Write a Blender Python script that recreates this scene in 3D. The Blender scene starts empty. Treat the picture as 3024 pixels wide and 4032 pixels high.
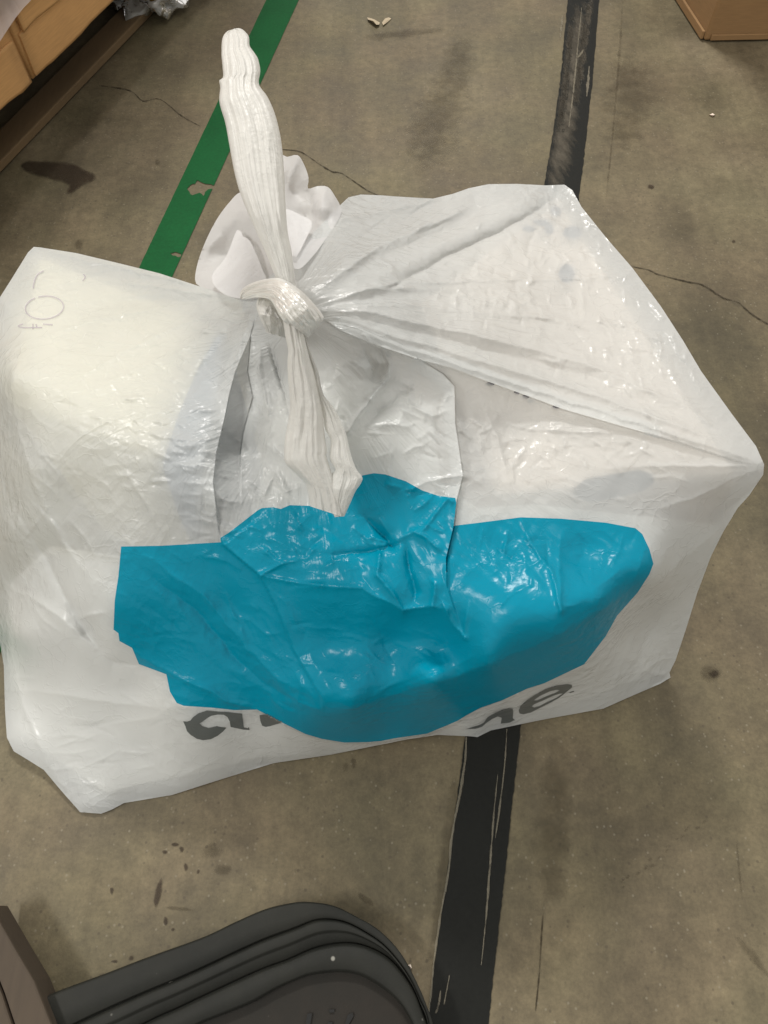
import bpy, bmesh, math, random
import numpy as np
from mathutils import Vector
from mathutils.geometry import delaunay_2d_cdt

# ------------------------------------------------------------------ camera, world, lamps, exposure
H = 0.80                                   # camera height above the floor, metres
PITCH = math.radians(61.5)                 # looking down this far below the horizon
F, CX, CY = 2912.0, 1512.0, 2016.0         # focal length and centre in photograph pixels (3024 x 4032)
SP, CP = math.sin(PITCH), math.cos(PITCH)

sc = bpy.context.scene
COL = sc.collection
cd = bpy.data.cameras.new('camera'); cam = bpy.data.objects.new('camera', cd); COL.objects.link(cam)
cam.location = (0, 0, H); cam.rotation_euler = (math.pi / 2 - PITCH, 0, 0)
cd.sensor_fit = 'VERTICAL'; cd.sensor_height = 36.0; cd.lens = 36.0 * F / 4032.0
cd.clip_start = 0.01; cd.clip_end = 60
sc.camera = cam

w = bpy.data.worlds.new('World'); sc.world = w; w.use_nodes = True
bg = w.node_tree.nodes['Background']
bg.inputs[0].default_value = (1.0, 0.968, 0.92, 1); bg.inputs[1].default_value = 0.90

def area(name, loc, target, sx, sy, power, color):
    l = bpy.data.lights.new(name, 'AREA'); l.shape = 'RECTANGLE'; l.size = sx; l.size_y = sy
    l.energy = power; l.color = color
    o = bpy.data.objects.new(name, l); COL.objects.link(o); o.location = loc
    o.rotation_euler = (Vector(target) - Vector(loc)).to_track_quat('-Z', 'Y').to_euler()
    return o
WARM = (1.0, 0.97, 0.925)
area('ceiling_light', (-0.15, 2.55, 3.0), (0.0, 0.5, 0), 0.7, 0.25, 94, WARM)
area('ceiling_light.001', (-1.8, -0.4, 2.4), (0, 0.3, 0), 1.0, 0.25, 44, WARM)
area('ceiling_light.002', (1.9, 1.3, 3.4), (0, 0.4, 0), 1.2, 0.22, 10, WARM)

sc.view_settings.view_transform = 'Standard'; sc.view_settings.look = 'None'
sc.view_settings.exposure = -0.10; sc.view_settings.gamma = 1.0
sc.cycles.use_denoising = True
sc.cycles.max_bounces = 14; sc.cycles.diffuse_bounces = 7; sc.cycles.transmission_bounces = 10
sc.cycles.transparent_max_bounces = 20; sc.cycles.glossy_bounces = 4
sc.cycles.caustics_reflective = False; sc.cycles.caustics_refractive = False
sc.cycles.sample_clamp_indirect = 4.0

# ------------------------------------------------------------------ small helpers
def at(px, py, z):
    """the point of the place that the photograph shows at (px, py), at height z"""
    px = np.asarray(px, float); py = np.asarray(py, float); z = np.asarray(z, float)
    u = (px - CX) / F; v = (py - CY) / F
    dx = u; dy = CP - v * SP; dz = -(SP + v * CP)
    t = (z - H) / dz
    return np.stack([t * dx, t * dy, H + t * dz], -1)

def tag(o, label=None, cat=None, kind=None, group=None):
    if label: o['label'] = label
    if cat: o['category'] = cat
    if kind: o['kind'] = kind
    if group: o['group'] = group
    return o

def empty(name, loc, label, cat, group=None):
    o = bpy.data.objects.new(name, None); COL.objects.link(o); o.location = loc
    o.empty_display_size = 0.05
    return tag(o, label, cat, group=group)

def mesh_obj(name, verts, faces, mats, parent=None, smooth=True, attrs=None):
    me = bpy.data.meshes.new(name)
    off = np.array(parent.location) if parent is not None else np.zeros(3)
    me.from_pydata([tuple(v) for v in (np.asarray(verts, float) - off)], [], [tuple(int(i) for i in f) for f in faces])
    for m in (mats if isinstance(mats, (list, tuple)) else [mats]): me.materials.append(m)
    if smooth: me.polygons.foreach_set('use_smooth', np.ones(len(me.polygons), bool))
    for k, vals in (attrs or {}).items():
        a = me.attributes.new(k, 'FLOAT', 'POINT'); a.data.foreach_set('value', np.asarray(vals, np.float32))
    me.update()
    o = bpy.data.objects.new(name, me); COL.objects.link(o)
    if parent is not None: o.parent = parent
    return o

def resample(poly, step, closed=False):
    P = [np.array(p, float) for p in poly]
    if closed: P = P + [P[0]]
    out = []
    for a, b in zip(P[:-1], P[1:]):
        n = max(1, int(round(np.linalg.norm((b - a)[:2]) / step)))
        for i in range(n): out.append(a + (b - a) * i / n)
    if not closed: out.append(P[-1])
    return np.array(out)

def smooth_line(poly, step, closed=False):
    """Catmull-Rom through the points, then evenly spaced"""
    P = np.array(poly, float); n = len(P); out = []
    rng = range(n) if closed else range(n - 1)
    for i in rng:
        if closed: p0, p1, p2, p3 = P[(i - 1) % n], P[i], P[(i + 1) % n], P[(i + 2) % n]
        else: p0, p1, p2, p3 = P[max(i - 1, 0)], P[i], P[i + 1], P[min(i + 2, n - 1)]
        m = max(2, int(np.linalg.norm((p2 - p1)[:2]) / step))
        for k in range(m):
            t = k / m
            out.append(0.5 * ((2 * p1) + (-p0 + p2) * t + (2 * p0 - 5 * p1 + 4 * p2 - p3) * t * t + (-p0 + 3 * p1 - 3 * p2 + p3) * t ** 3))
    if not closed: out.append(P[-1])
    return np.array(out)

def inside(px, py, poly):
    px = np.asarray(px); py = np.asarray(py); c = np.zeros(px.shape, bool)
    P = np.asarray(poly); n = len(P); j = n - 1
    for i in range(n):
        xi, yi, xj, yj = P[i][0], P[i][1], P[j][0], P[j][1]
        cond = (yi > py) != (yj > py)
        with np.errstate(divide='ignore', invalid='ignore'):
            c ^= cond & (px < (xj - xi) * (py - yi) / (yj - yi + 1e-12) + xi)
        j = i
    return c

def poly_dist(px, py, line):
    """distance, signed side (+ right of travel), position along (vertex units) to a polyline"""
    best = np.full(px.shape, 1e9); side = np.zeros(px.shape); par = np.zeros(px.shape)
    L = np.asarray(line, float)
    for i in range(len(L) - 1):
        ax, ay = L[i][:2]; bx, by = L[i + 1][:2]
        dx, dy = bx - ax, by - ay; l2 = dx * dx + dy * dy + 1e-9
        t = np.clip(((px - ax) * dx + (py - ay) * dy) / l2, 0, 1)
        qx, qy = px - (ax + t * dx), py - (ay + t * dy)
        d = np.hypot(qx, qy); m = d < best
        best = np.where(m, d, best)
        side = np.where(m, np.sign(dx * (py - ay) - dy * (px - ax)), side)
        par = np.where(m, i + t, par)
    return best, side, par

class RBF:
    def __init__(s, pts, c=60.0):
        P = np.array(pts, float); s.c = c / 1000; s.x = P[:, :2] / 1000
        n = len(P); d = np.linalg.norm(s.x[:, None] - s.x[None], axis=-1)
        A = np.zeros((n + 3, n + 3)); A[:n, :n] = np.sqrt(d * d + s.c ** 2) + np.eye(n) * 1e-4
        A[:n, n] = 1; A[:n, n + 1:] = s.x; A[n, :n] = 1; A[n + 1:, :n] = s.x.T
        s.w = np.linalg.solve(A, np.concatenate([P[:, 2], np.zeros(3)]))
    def __call__(s, px, py):
        q = np.stack([np.ravel(px), np.ravel(py)], -1) / 1000; n = len(s.x)
        out = np.zeros(len(q))
        for i in range(0, len(q), 8000):
            d = np.linalg.norm(q[i:i + 8000, None] - s.x[None], axis=-1)
            out[i:i + 8000] = np.sqrt(d * d + s.c ** 2) @ s.w[:n] + s.w[n] + q[i:i + 8000] @ s.w[n + 1:]
        return out.reshape(np.shape(px))

def hash2(i, j, k):
    h = (i * 374761393 + j * 668265263 + k * 2147483647) & 0x7fffffff
    h = (h ^ (h >> 13)) * 1274126177 & 0x7fffffff
    return ((h ^ (h >> 16)) & 0xffff) / 65535.0

def worley(x, y, seed):
    xi = np.floor(x).astype(np.int64); yi = np.floor(y).astype(np.int64)
    f1 = np.full(x.shape, 9.0); f2 = np.full(x.shape, 9.0); tilt = np.zeros(x.shape)
    for a in (-1, 0, 1):
        for b in (-1, 0, 1):
            ci, cj = xi + a, yi + b
            fx = ci + hash2(ci, cj, seed); fy = cj + hash2(ci, cj, seed + 7)
            d = np.hypot(x - fx, y - fy)
            ang = hash2(ci, cj, seed + 3) * 6.283
            tl = (x - fx) * np.cos(ang) + (y - fy) * np.sin(ang)
            m = d < f1
            f2 = np.where(m, f1, np.minimum(f2, d)); tilt = np.where(m, tl, tilt); f1 = np.where(m, d, f1)
    return f1, f2, tilt

def vnoise(x, y, seed):
    xi = np.floor(x).astype(np.int64); yi = np.floor(y).astype(np.int64)
    fx = x - xi; fy = y - yi; fx = fx * fx * (3 - 2 * fx); fy = fy * fy * (3 - 2 * fy)
    v = lambda a, b: hash2(xi + a, yi + b, seed)
    return (v(0, 0) * (1 - fx) + v(1, 0) * fx) * (1 - fy) + (v(0, 1) * (1 - fx) + v(1, 1) * fx) * fy - 0.5

def crumple(px, py, cell, ang, stretch, seed):
    """crease field of crumpled film in units of one cell: flat facets that meet in sharp, wandering creases"""
    c, s = math.cos(ang), math.sin(ang)
    x0 = (px * c + py * s) / stretch; y0 = -px * s + py * c
    rs = np.random.RandomState(seed); z = np.zeros(np.shape(px))
    for k in range(5):
        a = k * 0.628 + rs.uniform(-.3, .3); lam = cell * rs.uniform(0.8, 1.7); ph = rs.uniform(0, 50)
        u = (x0 * math.cos(a) + y0 * math.sin(a)) / lam + 1.5 * vnoise(x0 / cell / 2.6 + ph, y0 / cell / 2.6, seed + k) + 0.5 * vnoise(x0 / cell + ph, y0 / cell, seed + k + 20)
        wgt = np.clip(0.35 + 1.6 * vnoise(x0 / cell / 1.9, y0 / cell / 1.9 + ph, seed + k + 40), 0, 1)
        z = z + wgt * (np.abs((u + ph) % 1 - 0.5) * 2 - 0.5)
    return z * 0.55

class Film:
    """height of a sheet of film over the photograph's plane: taut surface + folds + lips + crumple"""
    def __init__(s, ctrl, feats=(), blobs=(), c=60.0, base_crumple=0.0, seed=1, crease=()):
        rs = np.random.RandomState(seed + 77); s.cr = []
        for (x, y, rx, ry, n, ang, spread, ln, amp) in crease:
            for _ in range(n):
                a = math.radians(ang + rs.normal(0, spread)); l = ln * rs.uniform(0.4, 1.5)
                cx, cy = x + rs.normal(0, .5) * rx, y + rs.normal(0, .5) * ry
                dx, dy = math.cos(a) * l / 2, math.sin(a) * l / 2; k = rs.normal(0, .12) * l
                s.cr.append((cx - dx, cy - dy, cx - dy * k / l, cy + dx * k / l, cx + dx, cy + dy, amp * rs.uniform(.4, 1.4) * (1 if rs.rand() < .72 else -1), rs.uniform(5, 10)))
        s.rbf = RBF(ctrl, c); s.feats = feats; s.blobs = blobs; s.base = base_crumple; s.seed = seed
    def __call__(s, px, py, skip=None):
        px = np.asarray(px, float); py = np.asarray(py, float)
        # folds in thin film are never ruler-straight
        qx = px + 9 * vnoise(px / 70, py / 70, 91) + 5 * vnoise(px / 25, py / 25, 92)
        qy = py + 9 * vnoise(px / 70, py / 70, 93) + 5 * vnoise(px / 25, py / 25, 94)
        z = s.rbf(px, py)
        for f in s.feats:
            if f is skip: continue
            kind, line = f[0], f[1]
            L = np.array(line, float)
            xs, ys = (px, py) if kind == 'lip' else (qx, qy)
            d, sd, par = poly_dist(xs, ys, L)
            a = np.interp(par, np.arange(len(L)), L[:, 2]) * 1e-3
            if kind == 'ridge':
                wd = f[2]; z = z + a * np.exp(-(d / wd))
            elif kind == 'round':
                wd = f[2]; z = z + a * np.exp(-(d / wd) ** 2)
            elif kind == 'lip':
                side, w2 = f[2], f[3]
                up = (sd * side >= 0) | (d < 0.3)
                z = z + a * np.where(up, np.exp(-d / w2), np.clip(1 - d / 5.5, 0, 1))
        for (bx, by, rx, ry, amp, cell, ang, st) in s.blobs:
            g = np.exp(-(((px - bx) / rx) ** 2 + ((py - by) / ry) ** 2))
            m = g > 0.03
            if m.any():
                z[m] += amp * 1e-3 * g[m] * crumple(px[m], py[m], cell, math.radians(ang), st, s.seed + int(cell))
        for (x0, y0, xm, ym, x1, y1, am, wd) in s.cr:
            m = (px > min(x0, xm, x1) - 40) & (px < max(x0, xm, x1) + 40) & (py > min(y0, ym, y1) - 40) & (py < max(y0, ym, y1) + 40)
            if m.any():
                d, sd, par = poly_dist(px[m], py[m], [(x0, y0), (xm, ym), (x1, y1)])
                z[m] += am * 1e-3 * np.sin(np.clip(par / 2, 0, 1) * math.pi) ** 0.7 * np.exp(-d / wd)
        if s.base:
            z = z + s.base * 1e-3 * (crumple(px, py, 95, 0.6, 1.6, s.seed + 40) + 0.4 * crumple(px, py, 40, 2.0, 1.8, s.seed + 41))
        return z

def triangulate(outline, step, inner_loops=(), lines=(), margin=0.5):
    """CDT of a polygon (image plane) with constraint loops/lines. returns points, triangles"""
    pts, edges = [], []
    def add_loop(P, closed):
        b = len(pts)
        pts.extend([tuple(p[:2]) for p in P])
        n = len(P)
        edges.extend([(b + i, b + (i + 1) % n) for i in range(n if closed else n - 1)])
    O = np.asarray(outline)[:, :2]; add_loop(O, True)
    for l in inner_loops: add_loop(np.asarray(l)[:, :2], True)
    for l in lines: add_loop(np.asarray(l)[:, :2], False)
    cons = np.array(pts)
    x0, y0 = O.min(0); x1, y1 = O.max(0)
    gx, gy = np.meshgrid(np.arange(x0, x1, step), np.arange(y0, y1, step * 0.866))
    gx = gx + (np.arange(gx.shape[0])[:, None] % 2) * step * 0.5
    rs = np.random.RandomState(5)
    gx = (gx + rs.uniform(-.18, .18, gx.shape) * step).ravel(); gy = (gy + rs.uniform(-.18, .18, gy.shape) * step).ravel()
    m = inside(gx, gy, O); gx, gy = gx[m], gy[m]
    # drop grid points too close to constraint points
    cell = step; occ = {}
    for i, (x, y) in enumerate(cons): occ.setdefault((int(x // cell), int(y // cell)), []).append(i)
    keep = np.ones(len(gx), bool)
    for k in range(len(gx)):
        ci, cj = int(gx[k] // cell), int(gy[k] // cell)
        for a in (-1, 0, 1):
            for b in (-1, 0, 1):
                for i in occ.get((ci + a, cj + b), ()):
                    if (cons[i][0] - gx[k]) ** 2 + (cons[i][1] - gy[k]) ** 2 < (margin * step) ** 2: keep[k] = False
    pts.extend(zip(gx[keep], gy[keep]))
    res = delaunay_2d_cdt([Vector((float(a), float(b))) for a, b in pts], edges, [], 0, 1e-3)
    V = np.array([(v.x, v.y) for v in res[0]]); T = np.array([list(f) for f in res[2] if len(f) == 3])
    c = V[T].mean(1); T = T[inside(c[:, 0], c[:, 1], O)]
    # same winding, normal towards the camera
    a, b, d = V[T[:, 0]], V[T[:, 1]], V[T[:, 2]]
    cr = (b[:, 0] - a[:, 0]) * (d[:, 1] - a[:, 1]) - (b[:, 1] - a[:, 1]) * (d[:, 0] - a[:, 0])
    T[cr > 0] = T[cr > 0][:, ::-1]
    return V, T

def compact(V, T):
    used = np.unique(T); mp = -np.ones(len(V), int); mp[used] = np.arange(len(used))
    return used, mp[T]

# ------------------------------------------------------------------ materials
def new_mat(name):
    m = bpy.data.materials.new(name); m.use_nodes = True; nt = m.node_tree; nt.nodes.clear()
    out = nt.nodes.new('ShaderNodeOutputMaterial')
    return m, nt, out
def N(nt, typ, **kw):
    n = nt.nodes.new(typ)
    for k, v in kw.items():
        if k.startswith('i_'):
            key = k[2:]; key = int(key) if key.isdigit() else key.replace('_', ' ')
            n.inputs[key].default_value = v
        else: setattr(n, k, v)
    return n
def ramp(nt, fac, stops):
    r = nt.nodes.new('ShaderNodeValToRGB'); e = r.color_ramp.elements
    while len(e) < len(stops): e.new(0.5)
    for k, (p, c) in enumerate(stops):
        e[k].position = p; e[k].color = (*c, 1) if len(c) == 3 else c
    nt.links.new(fac, r.inputs[0]); return r
def g3(v): return (v, v, v)

KNOT = tuple(at(1150, 1200, 0.40) - np.array([0.0, 0.38, 0.0]))          # in the bag's own coordinates
def film_mat(name, col, transl=0.4, transp=0.12, rough=0.28, gloss=1.0, bump=0.3, tcol=None, bscale=60, radial=0.0):
    m, nt, out = new_mat(name); lk = nt.links.new
    tc = N(nt, 'ShaderNodeTexCoord')
    # stretched creases and fine crackle of thin polythene
    mp = N(nt, 'ShaderNodeMapping'); lk(tc.outputs['Object'], mp.inputs[0]); mp.inputs['Scale'].default_value = (1, 1.7, 1)
    mp.inputs['Rotation'].default_value = (0, 0, 0.5)
    n0 = N(nt, 'ShaderNodeTexNoise', i_Scale=bscale * 0.6, i_Detail=3.0); lk(tc.outputs['Object'], n0.inputs['Vector'])
    va = N(nt, 'ShaderNodeVectorMath', operation='MULTIPLY_ADD'); lk(n0.outputs['Color'], va.inputs[0])
    va.inputs[1].default_value = (0.03, 0.03, 0.03); lk(mp.outputs[0], va.inputs[2])
    vo = N(nt, 'ShaderNodeTexVoronoi', feature='F1', i_Scale=bscale); lk(va.outputs[0], vo.inputs['Vector'])
    n1 = N(nt, 'ShaderNodeTexNoise', i_Scale=bscale * 4, i_Detail=4.0); lk(tc.outputs['Object'], n1.inputs['Vector'])
    msk = N(nt, 'ShaderNodeTexNoise', i_Scale=9.0, i_Detail=1.0); lk(tc.outputs['Object'], msk.inputs['Vector'])
    mr = ramp(nt, msk.outputs[0], [(0.4, g3(0.12)), (0.62, g3(1))])
    ad = N(nt, 'ShaderNodeMath', operation='MULTIPLY_ADD'); lk(n1.outputs[0], ad.inputs[0]); ad.inputs[1].default_value = 0.25; lk(vo.outputs['Distance'], ad.inputs[2])
    ml = N(nt, 'ShaderNodeMath', operation='MULTIPLY'); lk(ad.outputs[0], ml.inputs[0]); lk(mr.outputs[0], ml.inputs[1])
    hs = ml.outputs[0]
    for sc2, seed2 in ((bscale * 0.42, 0.0), (bscale * 0.95, 3.7)):
        ofs = N(nt, 'ShaderNodeVectorMath', operation='ADD'); lk(va.outputs[0], ofs.inputs[0]); ofs.inputs[1].default_value = (seed2, seed2 * 2, 0)
        ve = N(nt, 'ShaderNodeTexVoronoi', feature='DISTANCE_TO_EDGE', i_Scale=sc2); lk(ofs.outputs[0], ve.inputs['Vector'])
        er = ramp(nt, ve.outputs['Distance'], [(0.0, g3(1)), (0.05, g3(0))])
        mk = N(nt, 'ShaderNodeTexNoise', i_Scale=sc2 * 0.8, i_Detail=1.0); lk(ofs.outputs[0], mk.inputs['Vector'])
        mkr = ramp(nt, mk.outputs[0], [(0.48, g3(0)), (0.60, g3(0.16))])
        pr = N(nt, 'ShaderNodeMath', operation='MULTIPLY'); lk(er.outputs[0], pr.inputs[0]); lk(mkr.outputs[0], pr.inputs[1])
        sm = N(nt, 'ShaderNodeMath', operation='ADD'); lk(hs, sm.inputs[0]); lk(pr.outputs[0], sm.inputs[1]); hs = sm.outputs[0]
    if radial:
        kn = N(nt, 'ShaderNodeVectorMath', operation='SUBTRACT'); lk(tc.outputs['Object'], kn.inputs[0]); kn.inputs[1].default_value = KNOT
        sx = N(nt, 'ShaderNodeSeparateXYZ'); lk(kn.outputs[0], sx.inputs[0])
        an = N(nt, 'ShaderNodeMath', operation='ARCTAN2'); lk(sx.outputs[1], an.inputs[0]); lk(sx.outputs[0], an.inputs[1])
        cb = N(nt, 'ShaderNodeCombineXYZ'); lk(sx.outputs[0], cb.inputs[0]); lk(sx.outputs[1], cb.inputs[1])
        ln = N(nt, 'ShaderNodeVectorMath', operation='LENGTH'); lk(cb.outputs[0], ln.inputs[0])
        fo = N(nt, 'ShaderNodeMapRange', i_1=0.05, i_2=0.36, i_3=1.0, i_4=0.22); lk(ln.outputs['Value'], fo.inputs[0])
        mz = N(nt, 'ShaderNodeTexNoise', i_Scale=13.0, i_Detail=2.0); lk(kn.outputs[0], mz.inputs['Vector'])
        mzr = ramp(nt, mz.outputs[0], [(0.40, g3(0.1)), (0.62, g3(1))])
        mk2 = N(nt, 'ShaderNodeMath', operation='MULTIPLY'); lk(fo.outputs[0], mk2.inputs[0]); lk(mzr.outputs[0], mk2.inputs[1])
        for fa, fr_, am in ((6.0, 5.0, 1.0), (15.0, 8.0, 0.45), (30.0, 14.0, 0.15)):
            a1 = N(nt, 'ShaderNodeMath', operation='MULTIPLY', i_1=fa); lk(an.outputs[0], a1.inputs[0])
            r1 = N(nt, 'ShaderNodeMath', operation='MULTIPLY', i_1=fr_); lk(ln.outputs['Value'], r1.inputs[0])
            cv = N(nt, 'ShaderNodeCombineXYZ'); lk(a1.outputs[0], cv.inputs[0]); lk(r1.outputs[0], cv.inputs[1])
            nn = N(nt, 'ShaderNodeTexNoise', i_Scale=1.0, i_Detail=3.0, i_Distortion=0.25); lk(cv.outputs[0], nn.inputs['Vector'])
            rd = ramp(nt, nn.outputs[0], [(0.38, g3(0)), (0.5, g3(1)), (0.56, g3(0.15)), (0.7, g3(0))])
            rm = N(nt, 'ShaderNodeMath', operation='MULTIPLY'); lk(rd.outputs[0], rm.inputs[0]); lk(mk2.outputs[0], rm.inputs[1])
            mu = N(nt, 'ShaderNodeMath', operation='MULTIPLY_ADD', i_1=am * radial); lk(rm.outputs[0], mu.inputs[0]); lk(hs, mu.inputs[2]); hs = mu.outputs[0]
    bp = N(nt, 'ShaderNodeBump', i_Strength=bump, i_Distance=0.004); lk(hs, bp.inputs['Height'])
    cn = N(nt, 'ShaderNodeTexNoise', i_Scale=14.0, i_Detail=3.0); lk(tc.outputs['Object'], cn.inputs['Vector'])
    c0 = tuple(x * 0.94 for x in col)
    cr = ramp(nt, cn.outputs[0], [(0.3, c0), (0.7, col)])
    df = N(nt, 'ShaderNodeBsdfDiffuse'); lk(cr.outputs[0], df.inputs[0]); lk(bp.outputs[0], df.inputs['Normal'])
    tl = N(nt, 'ShaderNodeBsdfTranslucent'); tl.inputs[0].default_value = (*(tcol or col), 1); lk(bp.outputs[0], tl.inputs['Normal'])
    tp = N(nt, 'ShaderNodeBsdfTransparent')
    mx = N(nt, 'ShaderNodeMixShader', i_0=transl); lk(df.outputs[0], mx.inputs[1]); lk(tl.outputs[0], mx.inputs[2])
    m2 = N(nt, 'ShaderNodeMixShader', i_0=transp); lk(mx.outputs[0], m2.inputs[1]); lk(tp.outputs[0], m2.inputs[2])
    gl = N(nt, 'ShaderNodeBsdfGlossy', i_Roughness=rough); gl.inputs[0].default_value = (1, 1, 1, 1); lk(bp.outputs[0], gl.inputs['Normal'])
    fr = N(nt, 'ShaderNodeFresnel', i_IOR=1.42); lk(bp.outputs[0], fr.inputs['Normal'])
    fm = N(nt, 'ShaderNodeMath', operation='MULTIPLY', use_clamp=True); lk(fr.outputs[0], fm.inputs[0]); fm.inputs[1].default_value = gloss
    m3 = N(nt, 'ShaderNodeMixShader'); lk(fm.outputs[0], m3.inputs[0]); lk(m2.outputs[0], m3.inputs[1]); lk(gl.outputs[0], m3.inputs[2])
    lk(m3.outputs[0], out.inputs[0])
    return m

WHITE = film_mat('white_polythene', (0.868, 0.89, 0.88), transl=0.56, transp=0.19, rough=0.25, gloss=0.75, bump=0.36, radial=0.65)
GATHER = film_mat('gathered_polythene', (0.86, 0.85, 0.81), transl=0.48, transp=0.06, rough=0.34, gloss=0.45, bump=0.22, bscale=130)
RUFF = film_mat('loose_polythene', (0.82, 0.815, 0.815), transl=0.5, transp=0.14, rough=0.4, gloss=0.35, bump=0.25)
BLUE = film_mat('blue_print', (0.0, 0.236, 0.352), transl=0.20, transp=0.0, rough=0.24, gloss=0.42, bump=0.22, radial=0.4, tcol=(0.0, 0.30, 0.42), bscale=75)
INK = film_mat('grey_print', (0.10, 0.11, 0.105), transl=0.15, transp=0.0, rough=0.35, gloss=0.7, bump=0.15)
PEN = film_mat('pen_ink', (0.50, 0.46, 0.52), transl=0.4, transp=0.35, rough=0.4, gloss=0.3, bump=0.05)

def card_mat(name, col, rough=0.8, scale=40, streak=(1, 1, 14)):
    m, nt, out = new_mat(name); lk = nt.links.new
    tc = N(nt, 'ShaderNodeTexCoord'); mp = N(nt, 'ShaderNodeMapping'); lk(tc.outputs['Object'], mp.inputs[0]); mp.inputs['Scale'].default_value = streak
    n = N(nt, 'ShaderNodeTexNoise', i_Scale=scale, i_Detail=5.0); lk(mp.outputs[0], n.inputs['Vector'])
    n2 = N(nt, 'ShaderNodeTexNoise', i_Scale=6.0, i_Detail=3.0); lk(tc.outputs['Object'], n2.inputs['Vector'])
    mx = N(nt, 'ShaderNodeMath', operation='MULTIPLY_ADD', i_1=0.4); lk(n.outputs[0], mx.inputs[0])
    m5 = N(nt, 'ShaderNodeMath', operation='MULTIPLY', i_1=0.6); lk(n2.outputs[0], m5.inputs[0]); lk(m5.outputs[0], mx.inputs[2])
    r = ramp(nt, mx.outputs[0], [(0.3, tuple(c * 0.78 for c in col)), (0.7, tuple(min(1, c * 1.15) for c in col))])
    b = N(nt, 'ShaderNodeBsdfPrincipled', i_Roughness=rough); lk(r.outputs[0], b.inputs['Base Color'])
    bp = N(nt, 'ShaderNodeBump', i_Strength=0.15, i_Distance=0.002); lk(mx.outputs[0], bp.inputs['Height']); lk(bp.outputs[0], b.inputs['Normal'])
    lk(b.outputs[0], out.inputs[0]); return m
KRAFT = card_mat('kraft_card', (0.56, 0.31, 0.12))
KRAFT2 = card_mat('brown_card', (0.26, 0.15, 0.062))
CREAM = card_mat('cream_card', (0.84, 0.78, 0.58))
PALE = card_mat('pale_card', (0.78, 0.67, 0.57))
BACKING = card_mat('pale_backing', (0.80, 0.78, 0.73), streak=(1, 1, 1))
WOOD = card_mat('pallet_wood', (0.13, 0.085, 0.04), streak=(6, 0.8, 6))
BOARD = card_mat('brown_board', (0.055, 0.039, 0.024), streak=(5, 0.7, 5))
MARKS = card_mat('grey_marks', (0.22, 0.21, 0.22))
DARKHOLE = card_mat('dark_opening', (0.05, 0.05, 0.05))

def concrete_mat():
    m, nt, out = new_mat('concrete'); lk = nt.links.new
    tc = N(nt, 'ShaderNodeTexCoord'); P = tc.outputs['Object']
    def noise(s, d=4.0, rgh=0.55, vec=P):
        n = N(nt, 'ShaderNodeTexNoise', i_Scale=s, i_Detail=d, i_Roughness=rgh); lk(vec, n.inputs['Vector']); return n.outputs[0]
    big = noise(2.2, 3); mid = noise(9, 5); fine = noise(70, 5, 0.65); grit = noise(260, 3, 0.7)
    base = ramp(nt, big, [(0.3, (0.104, 0.084, 0.048)), (0.55, (0.131, 0.108, 0.064)), (0.75, (0.154, 0.129, 0.081))])
    def mix(a, b, fac, mode='MULTIPLY'):
        n = N(nt, 'ShaderNodeMix', data_type='RGBA', blend_type=mode)
        if isinstance(fac, float): n.inputs[0].default_value = fac
        else: lk(fac, n.inputs[0])
        lk(a, n.inputs[6])
        if isinstance(b, tuple): n.inputs[7].default_value = (*b, 1)
        else: lk(b, n.inputs[7])
        return n.outputs[2]
    c = mix(base.outputs[0], ramp(nt, mid, [(0.3, g3(0.72)), (0.7, g3(1.16))]).outputs[0], 1.0)
    c = mix(c, ramp(nt, fine, [(0.3, g3(0.80)), (0.7, g3(1.17))]).outputs[0], 1.0)
    c = mix(c, ramp(nt, grit, [(0.32, g3(0.78)), (0.5, g3(1.0)), (0.7, g3(1.22))]).outputs[0], 0.6)
    # pinkish and greenish casts
    tint = noise(5.5, 2)
    c = mix(c, ramp(nt, tint, [(0.35, (0.985, 1.01, 0.97)), (0.65, (1.02, 0.985, 0.995))]).outputs[0], 1.0)
    # traffic rubbing along the joint: streaks
    mp = N(nt, 'ShaderNodeMapping'); lk(P, mp.inputs[0]); mp.inputs['Rotation'].default_value = (0, 0, -0.30); mp.inputs['Scale'].default_value = (9, 0.7, 1)
    st = noise(1.8, 4, 0.6, mp.outputs[0])
    c = mix(c, ramp(nt, st, [(0.35, g3(0.80)), (0.6, g3(1.06))]).outputs[0], 0.8)
    # aggregate specks
    for sc_, th, colr, f in ((150, 0.12, (0.23, 0.205, 0.15), 0.4), (95, 0.05, (0.26, 0.235, 0.18), 0.35), (120, 0.12, (0.06, 0.047, 0.03), 0.55)):
        v = N(nt, 'ShaderNodeTexVoronoi', feature='F1', i_Scale=sc_); lk(P, v.inputs['Vector'])
        sel = ramp(nt, v.outputs['Distance'], [(th, g3(f)), (th + 0.10, g3(0))])
        sp = N(nt, 'ShaderNodeSeparateColor'); lk(v.outputs['Color'], sp.inputs[0])
        gt = N(nt, 'ShaderNodeMath', operation='GREATER_THAN', i_1=0.72); lk(sp.outputs[0], gt.inputs[0])
        mm = N(nt, 'ShaderNodeMath', operation='MULTIPLY'); lk(sel.outputs[0], mm.inputs[0]); lk(gt.outputs[0], mm.inputs[1])
        c = mix(c, colr, mm.outputs[0], 'MIX')
    b = N(nt, 'ShaderNodeBsdfPrincipled'); lk(c, b.inputs['Base Color'])
    rr = ramp(nt, mid, [(0.3, g3(0.52)), (0.7, g3(0.72))]); lk(rr.outputs[0], b.inputs['Roughness'])
    b.inputs['Specular IOR Level'].default_value = 0.35
    bp = N(nt, 'ShaderNodeBump', i_Strength=0.25, i_Distance=0.001); lk(grit, bp.inputs['Height']); lk(bp.outputs[0], b.inputs['Normal'])
    lk(b.outputs[0], out.inputs[0]); return m
CONC = concrete_mat()

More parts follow.
